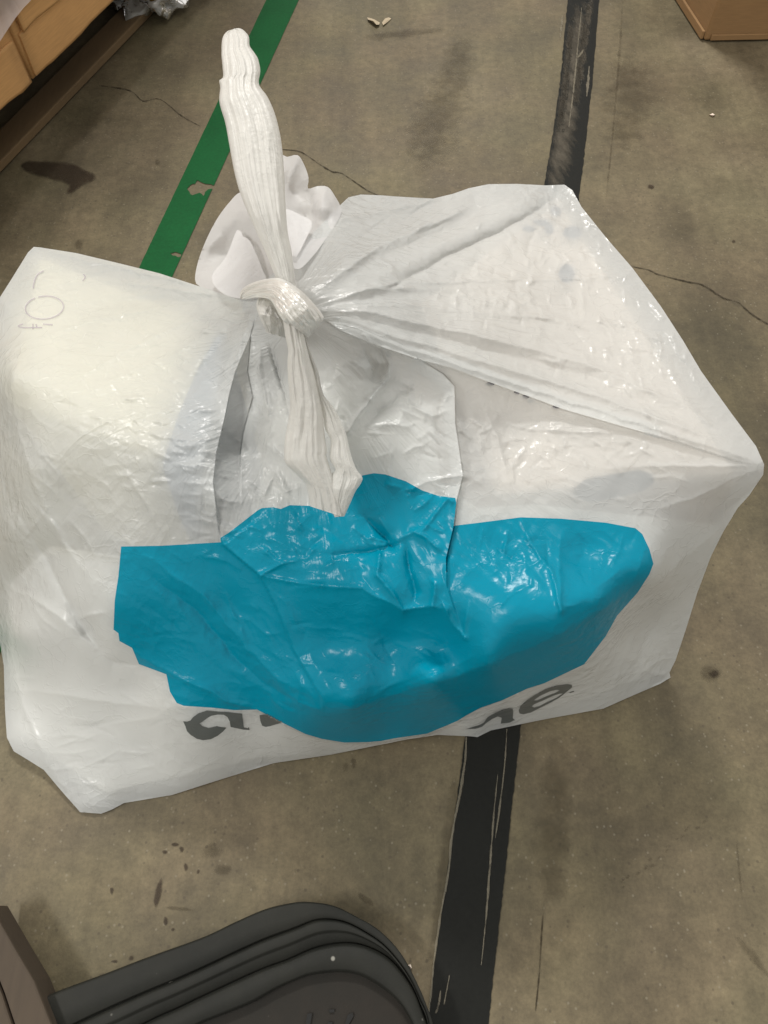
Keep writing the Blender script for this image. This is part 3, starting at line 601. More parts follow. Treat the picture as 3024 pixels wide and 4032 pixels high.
FEATS = [
    # right-hand fan of folds running out from the knot
    ('ridge', [(1227, 874, 0), (1321, 866, 3), (1500, 830, 4), (1705, 790, 3), (1823, 765, 0)], 18),
    ('round', [(1235, 1149, 2), (1392, 1039, 6), (1627, 929, 8), (1800, 830, 5), (1870, 795, 0)], 42),
    ('ridge', [(1300, 1110, 1), (1500, 960, 3), (1780, 850, 3), (1846, 808, 0)], 12),
    ('round', [(1300, 1130, -1), (1486, 1007, -5), (1780, 880, -4), (1900, 820, 0)], 28),
    ('ridge', [(1460, 1150, 0), (1549, 1125, -4), (1705, 1039, -6), (1901, 945, -6), (2097, 843, -5), (2222, 757, 0)], 16),
    ('round', [(1500, 1080, 2), (1700, 990, 6), (1900, 890, 6), (2100, 790, 3)], 45),
    ('ridge', [(1251, 1180, 1), (1564, 1109, 3), (1721, 1113, 2.5), (2019, 1101, 2.5), (2300, 1094, 2.5), (2500, 1085, 0)], 8),
    ('ridge', [(1274, 1195, 1), (1439, 1141, 4), (1564, 1133, 3), (1700, 1140, 0)], 10),
    ('ridge', [(1266, 1219, 1), (1470, 1199, 2.5), (1705, 1211, 2), (2097, 1250, 1.8), (2300, 1262, 1.5), (2640, 1295, 0)], 10),
    ('round', [(1300, 1200, 0), (1500, 1170, -3), (1800, 1160, -2), (2100, 1170, 0)], 22),
    ('ridge', [(1274, 1227, 1), (1439, 1227, 5), (1666, 1282, 5), (1862, 1317, 5), (2300, 1431, 4), (2700, 1600, 3), (2950, 1790, 0)], 22),
    ('round', [(1400, 1240, -1), (1666, 1310, -2.2), (1880, 1365, -2.6), (2300, 1480, -2.2), (2600, 1610, -1), (2800, 1710, 0)], 24),
    ('ridge', [(1300, 1245, 1), (1600, 1335, 5), (1900, 1425, 6), (2300, 1540, 6), (2700, 1690, 5), (2980, 1815, 0)], 26),
    ('ridge', [(1330, 1270, 0), (1600, 1375, 3), (1900, 1470, 3), (2300, 1600, 3), (2700, 1730, 2), (2950, 1815, 0)], 10),
    ('lip', [(1270, 1256, 3), (1345, 1301, 12), (1486, 1360, 17), (1650, 1415, 19), (1784, 1450, 20), (1940, 1509, 19), (2136, 1580, 15), (2211, 1609, 13), (2418, 1669, 10), (2658, 1737, 6), (2897, 1813, 2), (3000, 1832, 0)], -1, 110),
    ('ridge', [(2600, 1700, 0), (2750, 1740, 2), (2900, 1790, 2), (2990, 1825, 0)], 7),
    ('ridge', [(2330, 1850, 0), (2600, 1835, 2), (2850, 1835, 2), (2990, 1835, 0)], 10),
    ('ridge', [(2560, 2020, 0), (2750, 1950, 3), (2900, 1880, 2), (2990, 1845, 0)], 14),
    # left-hand fan
    ('ridge', [(950, 1195, 1), (800, 1240, 2), (600, 1330, 1.6), (330, 1470, 1.2), (120, 1580, 0)], 8), ('ridge', [(945, 1178, 1), (760, 1150, 2), (520, 1120, 1.5), (250, 1100, 0)], 8),
    ('ridge', [(40, 1400, 0), (60, 1650, 2.5), (130, 1900, 3), (260, 2150, 2), (330, 2400, 0)], 16), ('ridge', [(-60, 1500, 0), (0, 1800, -3), (60, 2100, -3), (150, 2350, 0)], 20),
    ('ridge', [(440, 1770, 0), (560, 1960, 2), (640, 2100, 1)], 12),
    ('ridge', [(948, 1178, 2), (700, 1105, 3), (500, 1060, 3), (300, 1015, 2), (160, 985, 0)], 14),
    ('ridge', [(964, 1180, 2), (932, 1174, 3), (627, 1213, 2.5), (345, 1265, 2), (0, 1386, 0)], 13),
    ('ridge', [(980, 1195, 2), (820, 1290, 3), (705, 1386, 2.5), (439, 1495, 1.5), (250, 1600, 0)], 14),
    ('round', [(950, 1185, 0), (750, 1190, -3), (500, 1190, -2), (300, 1220, 0)], 22),
    ('round', [(985, 1205, 0), (900, 1300, -3), (800, 1450, -2), (700, 1600, 0)], 20),
    ('ridge', [(1000, 1200, 1), (960, 1320, 3), (925, 1420, 2), (880, 1560, 0)], 12),
    ('lip', [(1010, 1225, 0), (985, 1323, 8), (925, 1464, 20), (900, 1560, 24), (885, 1637, 25), (850, 1785, 22), (838, 1900, 15), (850, 2000, 8), (862, 2122, 3), (862, 2135, 0)], 1, 90),
    # middle, hanging from the knot
    ('lip', [(1025, 1215, 0), (990, 1329, 8), (978, 1462, 13), (999, 1564, 12), (960, 1703, 10), (948, 1793, 8), (951, 1944, 2), (955, 1990, 0)], -1, 55),
    ('ridge', [(1060, 1350, 0), (1075, 1401, -5), (1099, 1492, -7), (1135, 1600, -4), (1140, 1640, 0)], 9),
    ('ridge', [(1030, 1330, 0), (1025, 1450, 5), (1050, 1600, 4), (1060, 1700, 0)], 16),
    ('ridge', [(1090, 1640, 0), (1051, 1751, 4), (1135, 1823, 3), (1150, 1840, 0)], 9),
    ('ridge', [(984, 1914, 2), (1039, 1944, 4), (1081, 1872, 4), (1123, 1932, 4), (1170, 1920, 1)], 10),
    ('ridge', [(984, 1914, 2), (1020, 1968, 3), (1040, 1995, 0)], 8),
    ('round', [(1470, 1400, -6), (1500, 1440, -12), (1490, 1475, -8)], 34),
    ('lip', [(1425, 1370, 0), (1440, 1400, 7), (1458, 1440, 9), (1466, 1478, 5), (1468, 1492, 0)], 1, 50),
    ('ridge', [(1500, 1372, 2), (1521, 1388, 6), (1536, 1438, 8), (1533, 1492, 9), (1443, 1594, 8), (1370, 1703, 4), (1350, 1740, 0)], 15),
    ('ridge', [(1545, 1505, 0), (1620, 1540, -4), (1500, 1610, -5), (1420, 1690, 0)], 16),
    ('lip', [(1540, 1375, 0), (1600, 1395, 5), (1654, 1420, 9), (1744, 1474, 12), (1789, 1522, 14), (1792, 1667, 15), (1822, 1872, 13), (1798, 1968, 11), (1786, 2070, 11), (1756, 2197, 9), (1757, 2309, 7), (1827, 2518, 0)], 1, 95),
    ('ridge', [(1430, 1690, 0), (1520, 1672, 3), (1605, 1685, 2), (1650, 1660, 0)], 8),
    ('ridge', [(1560, 1530, 0), (1620, 1600, 3), (1700, 1640, 3), (1790, 1600, 0)], 12),
    ('ridge', [(1560, 1950, 0), (1680, 1900, 3), (1822, 1872, 4)], 9),
    ('ridge', [(1780, 1975, 3), (1760, 1960, 3), (1740, 1990, 2), (1670, 2080, 2), (1640, 2120, 0)], 8),
    ('ridge', [(1900, 1600, 0), (1960, 1720, 3), (1990, 1830, 2), (2010, 1950, 0)], 14),
    ('ridge', [(1880, 1640, 0), (2100, 1690, 2), (2350, 1700, 2), (2500, 1720, 0)], 10),
    # blue panel
    ('lip', [(868, 2118, 2), (880, 2145, 6), (976, 2226, 9), (1021, 2262, 9), (1085, 2380, 7), (1157, 2560, 5), (1302, 2804, 0)], -1, 90),
    ('ridge', [(1021, 2262, 3), (1120, 2215, 3), (1250, 2190, 0)], 8),
    ('ridge', [(1021, 2262, 2), (1150, 2290, 3), (1272, 2308, 3)], 9),
    ('ridge', [(1400, 2020, 0), (1441, 2043, -3), (1518, 2118, -9), (1545, 2160, -3)], 17),
    ('ridge', [(1260, 2185, 0), (1320, 2180, -4), (1450, 2172, -6), (1547, 2150, -5), (1600, 2130, 0)], 18),
    ('ridge', [(1430, 2120, 0), (1465, 2118, 3), (1520, 2132, 4), (1545, 2148, 0)], 9),
    ('ridge', [(1600, 2140, -3), (1612, 2220, -8), (1634, 2337, -6), (1625, 2400, 0)], 22),
    ('ridge', [(1489, 2183, 3), (1485, 2260, 6), (1540, 2330, 6), (1586, 2405, 4)], 20),
    ('ridge', [(1600, 2085, 0), (1660, 2110, 4), (1720, 2155, 3), (1740, 2170, 0)], 15),
    ('ridge', [(1130, 2320, 0), (1272, 2310, 4), (1427, 2318, 5), (1475, 2342, 5), (1586, 2405, 6), (1700, 2390, 4), (1755, 2400, 2)], 20),
    ('ridge', [(1680, 2270, 0), (1715, 2300, 4), (1705, 2390, 4)], 14),
    ('ridge', [(1740, 2380, 2), (1755, 2405, 5), (1827, 2516, 4), (1840, 2535, 0)], 12),
    ('ridge', [(1840, 2360, 0), (1838, 2440, 3), (1828, 2516, 2)], 9),
    ('ridge', [(2050, 2044, 1), (2100, 2150, 4), (2168, 2252, 4), (2209, 2406, 3), (2215, 2430, 0)], 13),
    ('ridge', [(2210, 2080, 0), (2200, 2250, 3), (2209, 2406, 3)], 15),
    ('ridge', [(2010, 2050, 0), (1985, 2160, 3), (1975, 2230, 0)], 9),
    ('ridge', [(1880, 2100, 0), (1950, 2150, -2), (2014, 2198, -4), (2030, 2215, 0)], 14),
    ('ridge', [(500, 2200, 0), (777, 2407, -5), (913, 2578, -6), (1040, 2690, -5), (1175, 2768, -3), (1290, 2880, 0)], 24),
    ('ridge', [(560, 2180, 0), (800, 2340, 4), (960, 2540, 4), (1100, 2680, 4), (1200, 2740, 0)], 22),
    ('ridge', [(452, 2488, 0), (560, 2590, 3), (700, 2660, 4), (904, 2765, 5), (1060, 2810, 3), (1130, 2850, 0)], 16),
    ('ridge', [(1085, 2690, 0), (1180, 2770, 3), (1255, 2790, 2), (1285, 2775, 0)], 8),
    ('ridge', [(850, 2420, 0), (980, 2440, 2), (1060, 2500, 2), (1090, 2560, 0)], 14),
    ('lip', [(985, 2785, 0), (1060, 2815, 5), (1121, 2850, 9), (1202, 2890, 10), (1266, 2909, 10), (1356, 2926, 10), (1500, 2920, 9), (1680, 2891, 7), (1806, 2842, 4), (1900, 2790, 0)], -1, 60),
    ('ridge', [(1300, 2803, 2), (1390, 2785, 5), (1707, 2686, 5), (1933, 2614, 5), (2204, 2496, 5), (2385, 2388, 4), (2557, 2261, 1)], 40),
    # lower left
    ('ridge', [(20, 1950, 0), (54, 2000, -4), (181, 2199, -8), (298, 2434, -8), (335, 2490, -7), (385, 2550, -2)], 24),
    ('ridge', [(-40, 2270, 0), (60, 2320, 4), (200, 2400, 6), (316, 2500, 6), (398, 2575, 4), (533, 2640, 0)], 24),
    ('round', [(300, 2420, -3), (345, 2490, -8), (385, 2550, -3)], 38),
    ('ridge', [(320, 2430, 4), (370, 2415, 5), (420, 2410, 0)], 12),
    ('ridge', [(380, 2560, -3), (450, 2610, -6), (540, 2620, -4), (600, 2640, 0)], 22),
    ('ridge', [(27, 2714, 2), (220, 2730, 4), (452, 2768, 4), (705, 2790, 2), (800, 2800, 0)], 30),
    ('ridge', [(60, 2660, 2), (90, 2780, 4), (140, 2900, 4), (190, 3020, 2), (316, 3180, 0)], 20),
    ('ridge', [(900, 3050, 0), (950, 2990, 2), (1200, 2970, 2), (1320, 2965, 0)], 9),
    ('ridge', [(0, 1850, 0), (150, 2000, 3), (260, 2160, 3), (400, 2330, 0)], 26),
    # right-hand front corner
    ('ridge', [(2560, 2330, 0), (2480, 2550, 3), (2420, 2700, 4), (2370, 2785, 0)], 20),
    ('ridge', [(2640, 2360, 0), (2570, 2480, -4), (2500, 2620, -3), (2470, 2700, 0)], 20),
    ('ridge', [(2520, 2590, 0), (2545, 2640, 4), (2590, 2660, 4), (2630, 2650, 0)], 10),
    ('ridge', [(2420, 2390, 0), (2600, 2330, -3), (2720, 2290, 0)], 16),
    ('ridge', [(2880, 2030, 0), (2740, 2160, 3), (2600, 2280, 3), (2480, 2420, 0)], 22),
]
#        x,    y,    rx,  ry,  mm, cell, angle, stretch
BLOBS = [(420, 1500, 420, 380, 1.3, 70, 25, 2.6), (600, 1650, 300, 250, 1.5, 48, 20, 2.2), (300, 1250, 300, 200, 0.8, 60, 5, 3),
         (800, 1900, 160, 300, 2.2, 60, 10, 2.0), (850, 2050, 120, 130, 1.6, 40, 20, 1.8),
         (2150, 1050, 420, 330, 3.0, 75, 60, 1.6), (2500, 1450, 330, 330, 2.2, 60, 55, 2.2), (1950, 1250, 300, 120, 2.0, 45, 80, 1.6),
         (1650, 900, 300, 130, 2.0, 110, -25, 2.4), (2300, 1850, 420, 180, 2.6, 110, 10, 1.6), (2150, 1750, 260, 120, 1.5, 50, 20, 1.6),
         (1350, 1500, 160, 200, 2.6, 80, 70, 1.6), (1650, 1750, 200, 260, 3.0, 120, 40, 1.6), (1050, 1800, 130, 260, 2.4, 70, 70, 1.8),
         (1150, 2150, 230, 130, 4.0, 75, 20, 1.4), (1450, 2250, 260, 180, 3.5, 80, 60, 1.5), (1950, 2200, 260, 170, 3.0, 65, 50, 1.5), (2250, 2180, 280, 150, 2.2, 70, 30, 1.6),
         (1000, 2500, 260, 260, 4.0, 95, 45, 2.0), (1150, 2720, 150, 110, 3.0, 55, 45, 1.6), (1500, 2550, 420, 200, 3.5, 170, 35, 2.2), (650, 2400, 260, 260, 2.4, 120, 40, 2.4),
         (1900, 2620, 500, 120, 2.0, 60, -24, 4), (250, 2250, 260, 420, 2.4, 150, 60, 2.2), (450, 2950, 420, 220, 2.4, 150, -10, 2.4), (2550, 2400, 220, 300, 2.4, 120, -55, 2.4)]
#          x,    y,    rx,  ry,  n, angle, spread, length, mm
CREASE = [(420, 1480, 420, 330, 69, 30, 18, 90, 0.80), (620, 1720, 260, 180, 57, 12, 14, 80, 1.01), (820, 1950, 110, 260, 51, 12, 14, 110, 1.30), (300, 1130, 260, 120, 18, 4, 6, 160, 0.72), (2250, 1000, 380, 300, 92, 70, 40, 60, 1.23), (2550, 1450, 300, 330, 80, 60, 22, 75, 1.16), (1950, 1190, 300, 110, 46, 85, 25, 45, 1.01), (2350, 1340, 380, 120, 34, 15, 8, 170, 1.01), (1600, 900, 300, 120, 27, -28, 8, 150, 1.16), (2300, 1800, 420, 150, 39, 15, 40, 90, 1.16), (2050, 1740, 220, 160, 27, 40, 40, 60, 1.16), (1060, 1700, 110, 380, 29, 78, 16, 110, 1.30), (1650, 1720, 170, 280, 39, 30, 45, 90, 1.30), (1380, 1520, 120, 180, 23, 60, 40, 70, 1.16), (1120, 2140, 240, 130, 26, 20, 40, 90, 1.10), (1450, 2220, 280, 180, 26, 45, 45, 100, 1.10), (1980, 2180, 280, 170, 30, 60, 45, 90, 1.00), (2330, 2170, 240, 130, 14, 45, 40, 80, 0.80), (1050, 2480, 260, 300, 46, 50, 22, 110, 1.00), (1180, 2740, 130, 100, 26, 50, 30, 60, 1.00), (1500, 2560, 420, 200, 34, 30, 30, 120, 0.80), (650, 2420, 240, 260, 34, 42, 14, 130, 0.80), (1850, 2700, 560, 110, 60, -22, 5, 150, 0.70), (150, 2100, 240, 420, 27, 60, 18, 180, 1.16), (450, 2920, 420, 200, 41, -8, 14, 150, 1.01), (2560, 2350, 200, 320, 30, -58, 14, 150, 0.80), (2450, 2620, 160, 140, 20, -25, 12, 110, 0.60)]
BLUEQ = [(470, 2150), (870, 2120), (1100, 2000), (1500, 1880), (1790, 1960), (1790, 2065), (2500, 2080), (2570, 2220), (2290, 2620), (1350, 2925), (700, 2770), (450, 2480)]
def soften(f):
    L = f[1]; mx_ = sum(p[0] for p in L) / len(L); my_ = sum(p[1] for p in L) / len(L)
    blue = bool(inside(np.array([mx_]), np.array([my_]), BLUEQ)[0])
    k = {'ridge': 1.0 if blue else 0.85, 'round': 1.0, 'lip': 0.9 if blue else 0.5}[f[0]]
    return (f[0], [(a, b, c * k) for a, b, c in L]) + tuple(f[2:])
FEATS = [soften(f) for f in FEATS]
BLOBS = [b[:4] + (b[4] * (0.7 if bool(inside(np.array([b[0]]), np.array([b[1]]), BLUEQ)[0]) else 0.5),) + b[5:] for b in BLOBS]
CREASE = [c[:8] + (c[8] * 1.1,) for c in CREASE]
BODY = Film(CTRL, FEATS, BLOBS, c=55, base_crumple=0.40, seed=3, crease=CREASE)

BLUEP = [(2573, 2220), (2557, 2162), (2529, 2103), (2502, 2080), (2385, 2058), (2204, 2042), (2050, 2037), (1888, 2058), (1788, 2070), (1797, 1981), (1793, 1961), (1725, 1952), (1662, 1931), (1598, 1895), (1517, 1868), (1472, 1863), (1427, 1872),
         (1340, 1960), (1225, 1992), (1141, 1989), (1105, 2004), (1075, 1997), (1030, 2001), (1014, 2010), (960, 2052), (900, 2098), (868, 2118), (870, 2135), (786, 2140), (633, 2149), (477, 2152), (466, 2271), (452, 2362), (447, 2479), (466, 2493), (470, 2524), (520, 2551), (547, 2615), (655, 2655), (669, 2723), (696, 2768), (723, 2779), (841, 2787), (922, 2796), (1012, 2794),
         (1121, 2850), (1202, 2890), (1266, 2909), (1356, 2924), (1446, 2922), (1500, 2918), (1553, 2907), (1680, 2889), (1734, 2867), (1800, 2839), (1836, 2817), (1890, 2788), (1974, 2759), (2075, 2712), (2144, 2690), (2234, 2647), (2300, 2616), (2385, 2505), (2430, 2424), (2511, 2333), (2557, 2261)]
STEP = 6.0
outl = resample(OUT, 9, True); bl = resample(BLUEP, 9, True)
LIPW = 6.0
lips, cut = [], []
for f in FEATS:
    if f[0] == 'lip' and not f[1][0][0] in (868, 985):
        L = resample(f[1], 9)[1:-1]
        tx, ty = np.gradient(L[:, 0]), np.gradient(L[:, 1]); l = np.hypot(tx, ty)
        nr = np.stack([-ty / l, tx / l], -1) * f[2]          # towards the raised side
        lips += [L[:, :2], L[:, :2] - nr * LIPW]
        cut.append((f, L, nr))
V, T = triangulate(outl, STEP, [bl], lips)
Zb = BODY(V[:, 0], V[:, 1])
Pb = at(V[:, 0], V[:, 1], np.maximum(Zb, 0.0025))
cen = V[T].mean(1)
# open the film under each lip and carry the lower layer on beneath it
drop_f = np.zeros(len(T), bool); xV, xF = [], []
for f, L, nr in cut:
    d, sd, par = poly_dist(cen[:, 0], cen[:, 1], L[:, :2])
    amp = np.interp(par, np.arange(len(L)), L[:, 2])
    drop_f |= (d < LIPW) & (sd * f[2] < 0) & (amp > 4.0) & (par > 0.01) & (par < len(L) - 1.01)
    on = np.where(L[:, 2] > 3.5)[0]
    if len(on) < 3: continue
    b = sum(len(x) for x in xV); m = len(on); offs = (-LIPW - 1.0, 0.0, 12.0, 26.0, 42.0)
    for k, o in enumerate(offs):
        q = L[on, :2] + nr[on] * o
        xV.append(np.column_stack([q, BODY(q[:, 0], q[:, 1], skip=f) - 0.0012 * k]))
    for k in range(len(offs) - 1):
        for i in range(m - 1):
            q = (b + k * m + i, b + k * m + i + 1, b + (k + 1) * m + i + 1, b + (k + 1) * m + i)
            xF.append(q if f[2] < 0 else q[::-1])
T = T[~drop_f]; cen = cen[~drop_f]
xV = np.vstack(xV); nb = len(V)
V = np.vstack([V, xV[:, :2]]); Pb = np.vstack([Pb, at(xV[:, 0], xV[:, 1], xV[:, 2])])
T = np.vstack([T] + [np.array([(nb + q[0], nb + q[1], nb + q[2]), (nb + q[0], nb + q[2], nb + q[3])]) for q in xF])
cen = V[T].mean(1); isb = inside(cen[:, 0], cen[:, 1], bl)
used, Tw = compact(V, T[~isb]); Vw = Pb[used]
# the far and underneath sides: a skirt from the outline down to the floor
n0 = len(Vw); oi = at(outl[:, 0], outl[:, 1], np.maximum(BODY(outl[:, 0], outl[:, 1]), 0.0025))
ctr = np.array([-0.02, 0.36]); rows = 10; sk = [oi]
for r in range(1, rows + 1):
    t = r / rows; q = oi.copy(); q[:, 2] = oi[:, 2] * (1 - t) + 0.0015 * t
    infl = (ctr - oi[:, :2]) * 0.05 * math.sin(t * math.pi / 2)
    ang = np.arange(len(oi)) * 9.0
    wav = (vnoise(ang / 60.0, np.full(len(oi), t * 3), 17) * 0.012 + vnoise(ang / 25.0, np.full(len(oi), t * 5), 18) * 0.005) * t
    nrm = (oi[:, :2] - ctr); nrm /= np.linalg.norm(nrm, axis=1)[:, None]
    q[:, :2] += infl - nrm * np.abs(wav)[:, None]
    sk.append(q)
m = len(oi); Vs = np.vstack(sk)
Fs = [(n0 + r * m + i, n0 + r * m + (i + 1) % m, n0 + (r + 1) * m + (i + 1) % m, n0 + (r + 1) * m + i) for r in range(rows) for i in range(m)]
mesh_obj('bag_body', np.vstack([Vw, Vs]), [tuple(t) for t in Tw] + Fs, WHITE, bag)
used, Tb = compact(V, T[isb])
tag(mesh_obj('printed_panel', Pb[used], Tb, BLUE, bag), 'glossy blue printed panel on the front of the bag')

# lettering, printed under the panel
def print_shape(name, outer, holes=(), lift=0.0009, step=7, mat=INK, parent=bag):
    O = resample(outer, step, True); hs = [resample(h, step, True) for h in holes]
    V, T = triangulate(O, step, hs); c = V[T].mean(1); ok = np.ones(len(T), bool)
    for h in hs: ok &= ~inside(c[:, 0], c[:, 1], h)
    ok &= ~((inside(c[:, 0], c[:, 1], bl)) if name == 'letter' else np.zeros(len(T), bool))
    used, T2 = compact(V, T[ok]); V = V[used]
    return mesh_obj(name, at(V[:, 0], V[:, 1], np.maximum(BODY(V[:, 0], V[:, 1]), 0.0025) + lift), T2, mat, parent)
ka = lambda L: [(700 + x * .3014, 2700 + y * .3014) for x, y in L]
kb = lambda L: [(1800 + x * .3617, 2600 + y * .3617) for x, y in L]
print_shape('letter', ka([(70, 465), (120, 470), (165, 455), (200, 410), (270, 360), (380, 325), (480, 335), (640, 345), (735, 355), (838, 365), (850, 440), (865, 545), (915, 555), (930, 540), (938, 580), (860, 575), (690, 540), (680, 470), (650, 410), (600, 380), (520, 378), (440, 392), (390, 420), (330, 465), (285, 492), (320, 530), (400, 553), (460, 540), (510, 528), (560, 540), (635, 548), (590, 600), (520, 655), (430, 700), (330, 712), (250, 695), (170, 645), (120, 595), (100, 530)]))
print_shape('letter', ka([(1068, 385), (1150, 372), (1230, 360), (1300, 420), (1380, 478), (1300, 500), (1200, 530), (1140, 538), (1100, 520), (1078, 460)]))
print_shape('letter', kb([(90, 750), (180, 722), (240, 705), (290, 680), (330, 620), (420, 570), (500, 535), (560, 520), (605, 525), (612, 560), (605, 630), (630, 650), (570, 680), (475, 690), (485, 625), (440, 612), (380, 640), (320, 680), (270, 725), (200, 745)]))
print_shape('letter', kb([(670, 545), (690, 500), (750, 440), (850, 375), (960, 312), (1080, 275), (1200, 260), (1250, 268), (1252, 295), (1190, 345), (1110, 410), (1000, 470), (900, 520), (800, 570), (720, 588), (680, 580)]),
            [kb([(835, 435), (900, 388), (1010, 338), (1080, 322), (1118, 328), (1060, 358), (960, 396), (870, 436)]), kb([(812, 502), (840, 478), (940, 435), (1040, 390), (1120, 362), (1150, 362), (1080, 408), (980, 455), (900, 498), (840, 514)])], step=5)
print_shape('letter', kb([(1215, 352), (1240, 340), (1275, 330), (1270, 345), (1235, 358)]), step=4)
# pen scrawl: a ring, an arc and two crossed strokes
kc = lambda L: [(x * .3014, 1000 + y * .3014) for x, y in L]
def pen(line, wd=3.2):
    L = smooth_line(line, 6); tx = np.gradient(L[:, 0]); ty = np.gradient(L[:, 1]); l = np.hypot(tx, ty) + 1e-9
    A = np.stack([L[:, 0] - ty / l * wd, L[:, 1] + tx / l * wd], -1); B = np.stack([L[:, 0] + ty / l * wd, L[:, 1] - tx / l * wd], -1)
    Q = np.vstack([A, B]); n = len(L)
    return at(Q[:, 0], Q[:, 1], BODY(Q[:, 0], Q[:, 1]) + 0.0009), [(i, i + 1, n + i + 1, n + i) for i in range(n - 1)]
pv, pf = [], []
ring = [(580 + 250 * math.cos(a), 700 + 150 * math.sin(a) - 0.06 * 250 * math.cos(a)) for a in np.linspace(-1.9, 4.2, 26)]
for ln in (kc(ring), kc([(570, 220), (490, 270), (445, 370), (435, 450)]), kc([(300, 915), (235, 940), (300, 960), (430, 960), (550, 960)]), kc([(430, 910), (430, 985)]), kc([(470, 915), (480, 960)]), kc([(560, 915), (690, 925)]), kc([(1090, 265), (1115, 300), (1080, 350)])):
    a, b = pen(ln, 2.4); o0 = sum(len(x) for x in pv); pv.append(a); pf += [tuple(i + o0 for i in f) for f in b]
mesh_obj('pen_mark', np.vstack(pv), pf, PEN, bag)

# loose ruffle of the bag's mouth behind the knot
def patch(name, outline, ctrl, feats, blobs, mat, step=9, c=40, base=0.5, seed=9):
    fl = Film(ctrl, [(f[0], [(a, b, k * 0.6) for a, b, k in f[1]]) + tuple(f[2:]) for f in feats], blobs, c=c, base_crumple=base, seed=seed)
    O = resample(smooth_line(outline, 12, True), 8, True)
    V, T = triangulate(O, step)
    return mesh_obj(name, at(V[:, 0], V[:, 1], fl(V[:, 0], V[:, 1])), T, mat, bag)
patch('ruffle', [(944, 758), (906, 793), (857, 858), (814, 940), (781, 1026), (768, 1100), (787, 1128), (860, 1160), (944, 1185), (1040, 1160), (1090, 1064), (1050, 972), (1000, 864), (980, 770)],
      [(768, 1105, .318), (814, 940, .332), (857, 858, .342), (944, 758, .358), (1090, 1064, .385), (1000, 864, .365), (944, 1185, .352), (860, 1160, .333), (900, 1000, .322), (980, 980, .338), (1040, 1160, .38)],
      [('ridge', [(830, 1000, 0), (900, 900, 4), (960, 800, 3), (980, 760, 0)], 22), ('ridge', [(780, 1060, 0), (860, 930, 3), (930, 820, 0)], 14), ('lip', [(945, 900, 0), (955, 935, 6), (985, 950, 8), (1030, 1053, 8), (1045, 1120, 0)], 1, 60), ('ridge', [(780, 1100, 1), (870, 1090, 4), (930, 1120, 2)], 16),
       ('ridge', [(960, 905, 0), (930, 960, 4), (860, 1040, 0)], 12)], [(900, 1000, 130, 150, 2.0, 70, 60, 1.8)], RUFF)
patch('ruffle', [(1090, 615), (1130, 618), (1172, 611), (1199, 652), (1215, 701), (1213, 742), (1250, 733), (1291, 736), (1318, 771), (1340, 812), (1340, 850), (1290, 930), (1230, 1010), (1170, 1060), (1120, 1000), (1090, 800)],
      [(1120, 620, .385), (1172, 611, .388), (1215, 701, .378), (1291, 736, .372), (1340, 812, .366), (1330, 870, .37), (1250, 980, .388), (1170, 1060, .40), (1120, 850, .385), (1215, 860, .362), (1160, 760, .368), (1275, 820, .378)],
      [('ridge', [(1172, 611, 2), (1150, 680, 4), (1130, 770, 3), (1125, 850, 0)], 12), ('ridge', [(1213, 742, -3), (1222, 800, -8), (1236, 880, -4), (1230, 930, 0)], 13), ('ridge', [(1285, 740, 1), (1262, 800, 5), (1240, 900, 4), (1200, 980, 0)], 16), ('lip', [(1128, 828, 0), (1180, 845, 8), (1226, 876, 9), (1240, 900, 0)], 1, 70), ('ridge', [(1320, 790, 0), (1290, 870, -4), (1230, 960, 0)], 12)],
      [(1180, 740, 100, 120, 1.6, 60, 60, 1.8)], RUFF)

patch('ruffle', [(1122, 826), (1180, 845), (1228, 876), (1205, 940), (1165, 1010), (1140, 985), (1125, 900)],
      [(1122, 826, .388), (1228, 876, .384), (1165, 1010, .402), (1140, 940, .392)], [('ridge', [(1180, 845, 1), (1170, 920, 2), (1160, 1000, 1)], 14)], [], RUFF, c=20)
patch('ruffle', [(935, 905), (958, 932), (985, 950), (1030, 1053), (1050, 1130), (960, 1175), (870, 1150), (835, 1090), (890, 1010)],
      [(935, 905, .352), (985, 950, .36), (1050, 1130, .388), (960, 1175, .37), (835, 1090, .337), (930, 1040, .352)], [('ridge', [(958, 932, 1), (930, 1010, 2), (880, 1120, 1)], 16), ('ridge', [(1000, 1000, 0), (970, 1080, -2), (950, 1160, 0)], 18)], [], RUFF, c=25)
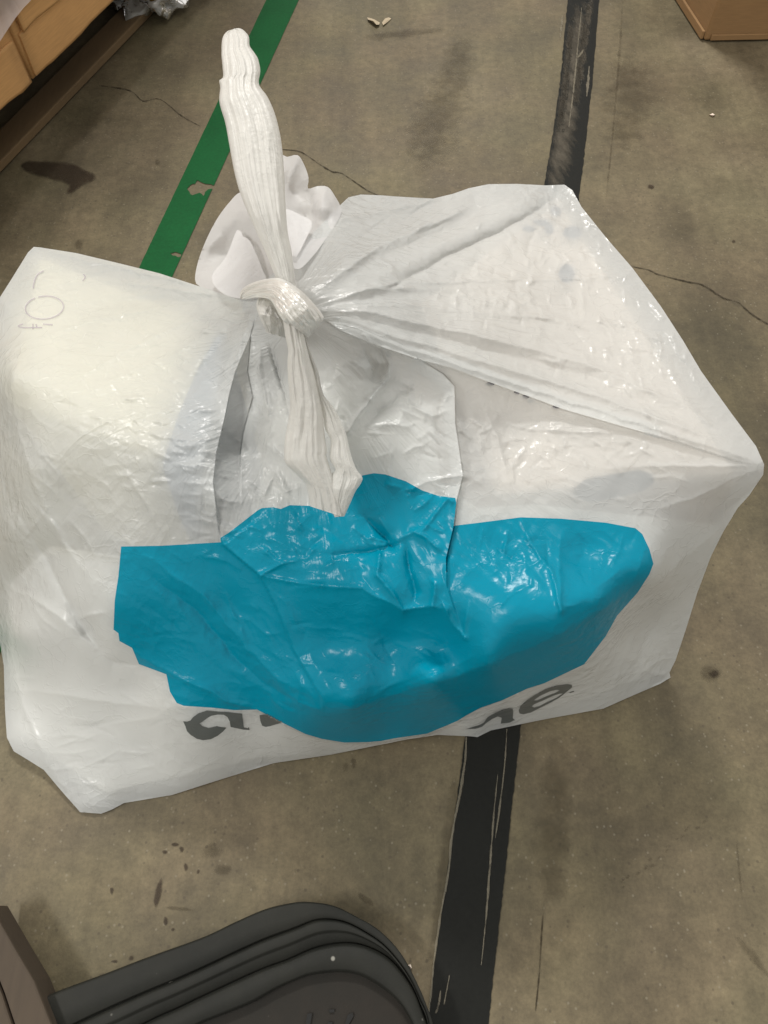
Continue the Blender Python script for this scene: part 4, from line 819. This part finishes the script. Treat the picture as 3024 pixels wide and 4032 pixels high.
# gathered handles and the knot: pleated tubes between two traced edges
def gathered(name, left, right, zc, thick, pleats, seed, mat=GATHER, ns=130, na=220):
    Lf = smooth_line(left, 6); Rt = smooth_line(right, 6)
    def even(P):
        d = np.concatenate([[0], np.cumsum(np.hypot(*np.diff(P[:, :2], axis=0).T))]); t = np.linspace(0, d[-1], ns)
        return np.stack([np.interp(t, d, P[:, 0]), np.interp(t, d, P[:, 1])], -1)
    Lf, Rt = even(Lf), even(Rt)
    s = np.linspace(0, 1, ns); zz = np.interp(s, np.linspace(0, 1, len(zc)), zc); th = np.interp(s, np.linspace(0, 1, len(thick)), thick)
    rs = np.random.RandomState(seed)
    lay = [(rs.uniform(0.7, 2.2), rs.uniform(-0.4, 1.9), rs.uniform(0, 9), rs.uniform(.6, 1.0)) for _ in range(3)] + [(rs.uniform(3, 6.5), rs.uniform(-1.5, 1.5), rs.uniform(0, 9), rs.uniform(.25, .5)) for _ in range(4)] + [(rs.uniform(7, 13), rs.uniform(-1.2, 2.4), rs.uniform(0, 9), rs.uniform(.12, .3)) for _ in range(4)]
    V = []
    for i in range(ns):
        a = np.linspace(0, 2 * math.pi, na, endpoint=False); q = np.cos(a); up = np.sin(a)
        px = Lf[i, 0] * (1 - q) / 2 + Rt[i, 0] * (1 + q) / 2; py = Lf[i, 1] * (1 - q) / 2 + Rt[i, 1] * (1 + q) / 2
        pl = np.zeros(na)
        for (f, dr, ph, am) in lay:
            x = q * f + dr * s[i] + ph + 0.35 * vnoise(np.full(na, s[i] * 6 + ph), q * 2 + ph, seed)
            tri = 2 * np.abs((x % 1) - 0.5)
            env = 0.25 + 1.3 * abs(float(vnoise(np.array([s[i] * 3.5 + ph * 3]), np.array([ph]), seed + 5)[0]) + 0.25)
            pl += am * env * (tri ** 1.2 - 0.4) / f ** 0.5
        cr = 0.35 * (worley(np.full(na, s[i] * 13.0), q * 3.0 + 5, seed)[0] - 0.4)
        z = zz[i] + th[i] * np.sign(up) * np.abs(up) ** 0.7 + (pl + cr) * pleats * 1e-3 * (1 - q ** 6) * np.where(up > 0, 1, -1)
        V.append(at(px, py, z))
    V = np.vstack(V)
    Fc = [(i * na + j, i * na + (j + 1) % na, (i + 1) * na + (j + 1) % na, (i + 1) * na + j) for i in range(ns - 1) for j in range(na)]
    Fc += [tuple(range(na)), tuple((ns - 1) * na + j for j in range(na - 1, -1, -1))]
    return mesh_obj(name, V, Fc, mat, bag)

hl = [(918, 116), (896, 122), (876, 150), (872, 213), (876, 260), (878, 305), (863, 316), (867, 345), (864, 403), (887, 484), (903, 571), (922, 674), (944, 755), (987, 864), (1036, 972), (1074, 1064), (1105, 1150)]
hr = [(922, 112), (950, 113), (979, 142), (983, 180), (1000, 205), (1016, 232), (1025, 278), (1020, 332), (1053, 381), (1080, 441), (1099, 511), (1112, 592), (1120, 701), (1126, 826), (1134, 918), (1150, 999), (1165, 1130)]
tag(gathered('handle', hl, hr, [.478, .476, .47, .462, .452, .44, .425, .41], [.004, .010, .012, .012, .011, .011, .010, .010], 2.1, 4), 'long twisted handle end standing up behind the knot')
hole = [(1276, 1685), (1290, 1780), (1300, 1843), (1308, 1870)]
ll = [(1112, 1250), (1124, 1325), (1135, 1383), (1132, 1416), (1134, 1495), (1142, 1590), (1135, 1653), (1121, 1735), (1119, 1796), (1123, 1821), (1142, 1843), (1190, 1890), (1207, 1915), (1215, 1955), (1222, 1994)]
lr = [(1186, 1260), (1200, 1330), (1222, 1420), (1248, 1500), (1262, 1570), (1272, 1634), (1276, 1685), (1287, 1780), (1284, 1792), (1300, 1843), (1312, 1880), (1325, 1930), (1338, 1980), (1345, 2034)]
tag(gathered('handle', ll, lr, [.425, .41, .395, .38, .365, .352, .338, .326], [.010, .011, .011, .011, .010, .010, .009, .004], 1.9, 8), 'short looped handle end lying down over the blue print')
rl = [(1180, 1275), (1205, 1380), (1235, 1480), (1255, 1570), (1272, 1634), (1280, 1688), (1303, 1735), (1298, 1802), (1321, 1848), (1306, 1866), (1300, 1910), (1298, 1955), (1300, 1995), (1318, 2036)]
rr_ = [(1195, 1290), (1215, 1362), (1240, 1430), (1255, 1470), (1274, 1552), (1316, 1606), (1354, 1685), (1366, 1720), (1382, 1789), (1401, 1843), (1425, 1876), (1427, 1891), (1412, 1918), (1401, 1932), (1376, 1989), (1356, 2033)]
gathered('handle_strand', rl, rr_, [.415, .40, .388, .373, .36, .350, .338, .322], [.006, .009, .010, .010, .010, .009, .008, .003], 1.7, 15)
kl = [(944, 1172), (952, 1140), (990, 1115), (1050, 1098), (1110, 1098), (1180, 1140), (1240, 1200), (1275, 1250), (1262, 1272), (1232, 1312)]
kr = [(950, 1180), (975, 1178), (1010, 1172), (1060, 1180), (1085, 1215), (1105, 1250), (1130, 1275), (1180, 1285), (1205, 1305), (1222, 1318)]
gathered('knot', kl, kr, [.395, .412, .425, .432, .434, .430, .42, .405], [.004, .008, .010, .012, .012, .012, .010, .003], 3.2, 23, ns=80, na=200)
gathered('knot', [(1020, 1165), (1010, 1195), (1015, 1230), (1035, 1275), (1050, 1310)], [(1072, 1178), (1090, 1215), (1112, 1255), (1125, 1290), (1125, 1330)], [.405, .412, .41, .40, .385], [.004, .010, .012, .011, .006], 3.6, 31, ns=60, na=90)

gathered('knot', [(1085, 1105), (1130, 1118), (1190, 1165), (1235, 1215), (1262, 1262), (1240, 1300)], [(1050, 1170), (1085, 1190), (1110, 1225), (1140, 1268), (1180, 1305), (1215, 1330)], [.428, .438, .440, .437, .428, .410], [.003, .007, .009, .009, .007, .003], 3.4, 41, ns=60, na=160)
# what is inside, showing faintly through the film
def carton_between(name, corners, ztop, mat, label, cat):
    cx_ = np.array([c[0] for c in corners], float); cy_ = np.array([c[1] for c in corners], float)
    top = at(cx_, cy_, np.minimum(ztop, BODY(cx_, cy_) - 0.0055))
    bot = top.copy(); bot[:, 2] = 0.008
    o = mesh_obj(name, np.vstack([bot, top]), BOXF, mat, None, False)
    bm = o.modifiers.new('bevel', 'BEVEL'); bm.width = 0.004; bm.segments = 2; bm.limit_method = 'NONE'
    return tag(o, label, cat)
carton_between('carton', [(30, 1580), (645, 1805), (865, 1285), (155, 1008)], 0.2985, CREAM, 'cream carton inside the bag showing through its left side', 'box')
pc = carton_between('carton', [(1950, 1950), (2900, 1860), (2200, 790), (1650, 1190)], 0.297, PALE, 'pale carton inside the bag showing through its right side', 'box')
hole_pts = [(2255, 1930), (2300, 1890), (2400, 1868), (2520, 1850), (2570, 1868), (2575, 1900), (2540, 1930), (2420, 1962), (2330, 1978), (2270, 1965)]
O = resample(hole_pts, 8, True); Vh, Th = triangulate(O, 12)
mesh_obj('hand_hole', at(Vh[:, 0], Vh[:, 1], BODY(Vh[:, 0], Vh[:, 1]) - 0.0014), Th, DARKHOLE, pc)
for (mx_, my_, a_, b_) in ((2035, 1545, 13, 8), (2070, 1562, 15, 9), (2088, 1580, 12, 8), (2190, 1602, 16, 8), (1930, 1512, 18, 8), (2187, 835, 24, 22), (2252, 920, 40, 28), (2130, 880, 34, 15), (2080, 905, 26, 14), (2160, 905, 20, 24), (2230, 1080, 34, 40)):
    ov = [(mx_ + a_ * math.cos(t), my_ + b_ * math.sin(t)) for t in np.linspace(0, 6.283, 9)[:-1]]
    Vm, Tm = triangulate(resample(ov, 7, True), 9)
    mesh_obj('printed_mark', at(Vm[:, 0], Vm[:, 1], BODY(Vm[:, 0], Vm[:, 1]) - 0.0022), Tm, MARKS, pc)

def film_insert(name, outline, deep, mat, label, cat, step, close=False):
    surf = BODY if close else BODY.rbf
    P = resample(outline, step, True)
    V, T = triangulate(P, step)
    z = surf(V[:, 0], V[:, 1]) - deep
    top = at(V[:, 0], V[:, 1], np.maximum(z, 0.006)); edge = at(P[:, 0], P[:, 1], np.maximum(surf(P[:, 0], P[:, 1]) - deep, 0.006))
    low = edge.copy(); low[:, 2] = 0.004; n = len(V); m = len(P)
    Fc = [tuple(t) for t in T] + [(n + i, n + (i + 1) % m, n + m + (i + 1) % m, n + m + i) for i in range(m)]
    return tag(mesh_obj(name, np.vstack([top, edge, low]), Fc, mat), label, cat)
film_insert('film_backing', [(40, 2300), (200, 2150), (480, 2190), (700, 2215), (860, 2240), (1010, 2000), (1060, 1720), (1110, 1500), (1300, 1450), (1500, 1520), (1700, 1590), (1735, 1900), (1880, 2000), (2100, 1985), (2500, 2030), (2820, 2060), (2690, 2330), (2590, 2560), (2550, 2650), (1900, 2840), (1300, 2915), (900, 3000), (420, 3120), (210, 2980), (80, 2880), (40, 2600)],
            0.011, BACKING, 'pale body added inside the front of the bag to brighten its film', 'film backing', 30)  # added behind the front film to send light back through it
GREYBLUE = card_mat('cavity_shade', (0.20, 0.25, 0.31), streak=(1, 1, 1))  # dark tone standing in for the shade of the hollow inside the bag
film_insert('shade_insert', [(850, 1330), (890, 1310), (868, 1450), (835, 1620), (800, 1780), (788, 1930), (800, 2070), (715, 2060), (670, 1930), (640, 1835), (700, 1640), (775, 1460)],
            0.006, GREYBLUE, 'grey blue insert added under the film, imitating the shaded hollow left of the knot', 'shade insert', 16, True)

# ------------------------------------------------------------------ black moulded tub at the bottom
tub = empty('plastic_tub', (-0.10, -0.05, 0), 'black moulded plastic tub with ridged rounded rim and dusty recessed panel', 'tub')
c0 = [(120, 3947), (174, 3924), (270, 3886), (415, 3833), (579, 3770), (800, 3690), (921, 3633), (1041, 3581), (1138, 3557), (1210, 3551), (1312, 3566), (1403, 3609), (1493, 3663), (1578, 3753), (1644, 3874), (1686, 3976), (1710, 4060), (1760, 4400)]
c1 = [(150, 4110), (300, 4032), (420, 3975), (579, 3905), (700, 3855), (800, 3810), (921, 3753), (1041, 3699), (1162, 3654), (1234, 3624), (1294, 3618), (1361, 3630), (1433, 3666), (1517, 3726), (1600, 3830), (1650, 3930), (1690, 4040), (1735, 4400)]
c2 = [(250, 4190), (400, 4110), (520, 4055), (620, 4005), (700, 3970), (800, 3922), (981, 3838), (1060, 3805), (1138, 3777), (1234, 3735), (1330, 3714), (1415, 3717), (1499, 3750), (1560, 3800), (1625, 3890), (1662, 3980), (1690, 4080), (1722, 4400)]
c3 = [(400, 4290), (500, 4200), (600, 4130), (700, 4075), (760, 4045), (800, 4024), (981, 3952), (1089, 3892), (1160, 3860), (1222, 3838), (1330, 3826), (1415, 3838), (1493, 3880), (1566, 3940), (1614, 4012), (1640, 4080), (1650, 4150), (1660, 4400)]
def even(P, n=120):
    P = smooth_line(P, 8); d = np.concatenate([[0], np.cumsum(np.hypot(*np.diff(P[:, :2], axis=0).T))]); t = np.linspace(0, d[-1], n)
    return np.stack([np.interp(t, d, P[:, 0]), np.interp(t, d, P[:, 1])], -1)
C = [even(c) for c in (c0, c1, c2, c3)]
def between(a, b, t): return C[a] * (1 - t) + C[b] * t
prof = [(C[0], 0.000), (C[0], 0.026), (between(0, 1, .015), 0.031), (between(0, 1, .04), 0.0335), (between(0, 1, .10), 0.034), (between(0, 1, .5), 0.034), (between(0, 1, .93), 0.0345), (between(0, 1, .97), 0.033), (C[1], 0.0255),
        (between(1, 2, .03), 0.033), (between(1, 2, .08), 0.0355), (between(1, 2, .14), 0.0365), (between(1, 2, .42), 0.037), (between(1, 2, .47), 0.0365), (between(1, 2, .53), 0.034), (between(1, 2, .58), 0.0335), (between(1, 2, .94), 0.0335), (between(1, 2, .98), 0.032), (C[2], 0.0265),
        (between(2, 3, .03), 0.035), (between(2, 3, .08), 0.038), (between(2, 3, .16), 0.0395), (between(2, 3, .5), 0.0405), (between(2, 3, .88), 0.040), (between(2, 3, .95), 0.038), (C[3], 0.033), (between(2, 3, 1.03), 0.026)]
rowsV = []
for P, z in prof: rowsV.append(at(P[:, 0], P[:, 1], np.full(len(P), z)))
n = len(C[0]); Vt = np.vstack(rowsV)
Ft = [(k * n + i, k * n + i + 1, (k + 1) * n + i + 1, (k + 1) * n + i) for k in range(len(prof) - 1) for i in range(n - 1)]
rim = mesh_obj('rim', Vt, Ft, TUB, tub)
inner = between(2, 3, 1.02); pan = np.vstack([inner, [(1660, 4700), (300, 4700)]])
Vp, Tp = triangulate(resample(pan, 30, True), 40)
mesh_obj('panel', at(Vp[:, 0], Vp[:, 1], np.full(len(Vp), 0.0275)), Tp, TUBIN, tub)
def emboss(poly):
    P = np.array(poly, float); lo = at(P[:, 0], P[:, 1], np.full(len(P), 0.0272)); hi = at(P[:, 0], P[:, 1], np.full(len(P), 0.0295)); m = len(P)
    mesh_obj('embossed_mark', np.vstack([lo, hi]), [tuple(range(m, 2 * m))] + [(i, (i + 1) % m, m + (i + 1) % m, m + i) for i in range(m)], EMBOSS, tub, False)
ke = lambda L: [(800 + x * .6028, 3500 + y * .6028) for x, y in L]
for L in ([(680, 815), (712, 812), (705, 860), (690, 930), (660, 930), (672, 870)], [(822, 788), (855, 786), (857, 806), (826, 808)], [(945, 822), (975, 808), (982, 830), (955, 880), (935, 940), (905, 940), (930, 870)], [(815, 870), (845, 870), (835, 940), (805, 940)]):
    emboss(ke(L))

# brown boards at the lower left
bd = empty('wooden_board', (-0.4, -0.05, 0), 'brown wooden boards lying at the left edge beside the black tub', 'board')
def slab(name, poly, z0, z1, mat, parent):
    P = np.array(poly, float); top = at(P[:, 0], P[:, 1], np.full(len(P), z1)); bot = top.copy(); bot[:, 2] = z0; m = len(P)
    o = mesh_obj(name, np.vstack([bot, top]), [tuple(range(m, 2 * m))] + [(i, (i + 1) % m, m + (i + 1) % m, m + i) for i in range(m)], mat, parent, False)
    b = o.modifiers.new('bevel', 'BEVEL'); b.width = 0.002; b.segments = 2
    return o
slab('board', [(-40, 3560), (63, 3741), (135, 3862), (205, 4040), (260, 4200), (120, 4200), (58, 4040), (15, 3910), (-60, 3720)][::-1], 0.012, 0.046, BOARD, bd)
slab('board', [(-70, 3720), (8, 3912), (50, 4040), (110, 4200), (-300, 4200), (-300, 3720)][::-1], 0.010, 0.043, BOARD, bd)

# ------------------------------------------------------------------ background: pallet load, cartons, scraps
# pallet at the upper left
e0 = at(0, 430, 0.125); e1 = at(440, 0, 0.125); d = (e1 - e0)[:2]; d /= np.linalg.norm(d); nl = np.array([-d[1], d[0]])
pal = empty('pallet', (*(e0[:2] + nl * 0.3), 0), 'wooden pallet under the wrapped cartons at the upper left', 'pallet')
st = e0[:2] - d * 0.75
def wbox(name, along, out, z0, la, lo, h, mat, parent, bevel=0.002, crush=0.0):
    o = st + d * along + nl * out
    return box_obj(name, (o[0], o[1], z0), d * la, nl * lo, h, mat, parent, bevel, crush)
for kx in (0.0, 0.28, 0.56): wbox('bottom_board', 0.0, 0.062 + kx, 0.004, 1.7, 0.05, 0.014, WOOD, pal)
for a in (0.0, 0.75, 1.5):
    for kx in (0.045, 0.34, 0.62): wbox('block', a, 0.12 + kx, 0.0185, 0.14, 0.09, 0.08, WOOD, pal)
for i in range(9): wbox('deck_board', 0.19 * i, 0.09, 0.100, 0.15, 0.8, 0.019, WOOD, pal)
sx0 = at(105, 298, 0.125)[:2]; along0 = float(np.dot(sx0 - st, d))
la = [(along0 - 0.42, 0.416), (along0, 0.40), (along0 + 0.404, 0.42)]
lbl = ['orange brown carton on the pallet, cut by the left edge of the photo', 'orange brown carton on the pallet beside the crumpled clear wrap, second from the left edge', 'orange brown carton at the far end of the pallet']
for (a, l), lb in zip(la, lbl):
    b = empty('wrapped_carton', (*(st + d * (a + l / 2) + nl * 0.2), 0.12), lb, 'box')
    wbox('carton_body', a, 0.004, 0.1205, l, 0.4, 0.95, KRAFT, b, 0.005, 0.006)  # height carried up out of view so the load shades the floor
    wbox('flap', a + 0.006, -0.0005, 0.1225, l - 0.012, 0.0035, 0.062, KRAFT, b, 0.0012, 0.003)
    wbox('flap', a + 0.012, -0.006, 0.186, l * 0.46, 0.004, 0.05, KRAFT, b, 0.0012, 0.004)
# stretch wrap over the upper part of the cartons
nA, nB = 60, 24; Vr = []
for i in range(nB):
    for j in range(nA):
        a = along0 - 0.42 + 1.24 * j / (nA - 1); zz = 0.205 + 0.25 * i / (nB - 1) + 0.012 * math.sin(j * .35) * (1 - i / nB)
        bulge = -0.006 - 0.006 * abs(vnoise(np.array([j * .5]), np.array([i * .35]), 4)[0]) - (0.008 if i == 0 else 0)
        p = st + d * a + nl * bulge; Vr.append((p[0], p[1], zz))
tag(mesh_obj('stretch_wrap', Vr, [(i * nA + j, i * nA + j + 1, (i + 1) * nA + j + 1, (i + 1) * nA + j) for i in range(nB - 1) for j in range(nA - 1)], WRAP), 'pinkish clear stretch wrap pulled round the cartons on the pallet', 'plastic wrap')

# crumpled clear wrap on the floor by the pallet
def crumpled(name, c, rx, ry, rz, mat, seed, label, cat, nu=48, nv=28, rough=0.35, freq=2.6):
    V = []
    for i in range(nv + 1):
        for j in range(nu):
            th = math.pi * i / nv; ph = 2 * math.pi * j / nu
            p = np.array([math.sin(th) * math.cos(ph), math.sin(th) * math.sin(ph), math.cos(th)])
            f1 = worley(np.array([p[0] * freq + 3 + p[2]]), np.array([p[1] * freq + 5 + p[2] * .7]), seed)[0][0]
            r = 1 + rough * (f1 - 0.5)
            q = p * r; V.append((c[0] + q[0] * rx, c[1] + q[1] * ry, max(0.002, c[2] + q[2] * rz)))
    Fc = [(i * nu + j, i * nu + (j + 1) % nu, (i + 1) * nu + (j + 1) % nu, (i + 1) * nu + j) for i in range(nv) for j in range(nu)]
    return tag(mesh_obj(name, V, Fc, mat, None, True), label, cat)
cc = at(580, -75, 0.03)
crumpled('plastic_wrap', (cc[0], cc[1], 0.025), 0.085, 0.10, 0.035, CLEAR, 6, 'crumpled clear plastic wrap on the floor at the top edge', 'plastic wrap', rough=0.7, freq=3.4)
# brown carton, upper right
q0 = at(2770, 165, 0.0)[:2]; q1 = at(3024, 160, 0)[:2]; ex = (q1 - q0) / np.linalg.norm(q1 - q0); q2 = at(2665, 0, 0)[:2]; ey = (q2 - q0) / np.linalg.norm(q2 - q0)
cb = empty('cardboard_box', (q0[0] + .2, q0[1] + .2, 0), 'plain brown cardboard box standing on the floor at the upper right corner', 'box')
box_obj('box_body', (*q0, 0.002), ex * 0.45, ey * 0.4, 0.58, KRAFT2, cb, 0.004)
# bottom flap edges, a little proud of the sides
box_obj('flap', (*(q0 - ey * 0.004 + ex * 0.01), 0.004), ex * 0.43, ey * 0.0035, 0.010, KRAFT2, cb, 0.001)
box_obj('flap', (*(q0 - ex * 0.006 + ey * 0.004), 0.003), ex * 0.005, ey * 0.38, 0.014, KRAFT2, cb, 0.001)

# scraps on the floor
def scrap(name, pts, z, mat, label, cat):
    P = np.array(pts, float); c = P.mean(0)
    V = [at(c[0], c[1], z * 2.2)] + [at(x, y, z * (0.4 + 1.2 * ((i * 7) % 3) / 2)) for i, (x, y) in enumerate(P)]
    m = len(P)
    lowV = [at(x, y, 0.0015) for x, y in P]
    Fc = [(0, 1 + i, 1 + (i + 1) % m) for i in range(m)] + [(1 + i, 1 + m + i, 1 + m + (i + 1) % m, 1 + (i + 1) % m) for i in range(m)]
    return tag(mesh_obj(name, np.array(V + lowV), Fc, mat, None, False), label, cat)
ks = lambda L: [(1400 + x * .1206, 20 + y * .1206) for x, y in L]
scrap('dry_scrap', ks([(380, 400), (470, 420), (620, 470), (790, 570), (770, 640), (680, 640), (520, 540), (400, 470)]), 0.004, LEAF, 'small dry curled scrap on the concrete between the green line and the black strip', 'scrap')
scrap('dry_scrap', ks([(860, 560), (960, 440), (1080, 400), (1170, 440), (1040, 560), (900, 660)]), 0.002, LEAF, 'flat grey scrap lying right of the curled scrap', 'scrap')
scrap('paper_fleck', [(2792, 452), (2806, 446), (2815, 452), (2806, 458)], 0.002, CHALK if False else PALE, 'tiny white paper fleck on the floor below the brown box', 'scrap')
scrap('paper_fleck', [(1606, 3800), (1616, 3796), (1622, 3812), (1612, 3816)], 0.003, PALE, 'small pale crumb on the floor between the tub and the black strip', 'scrap')
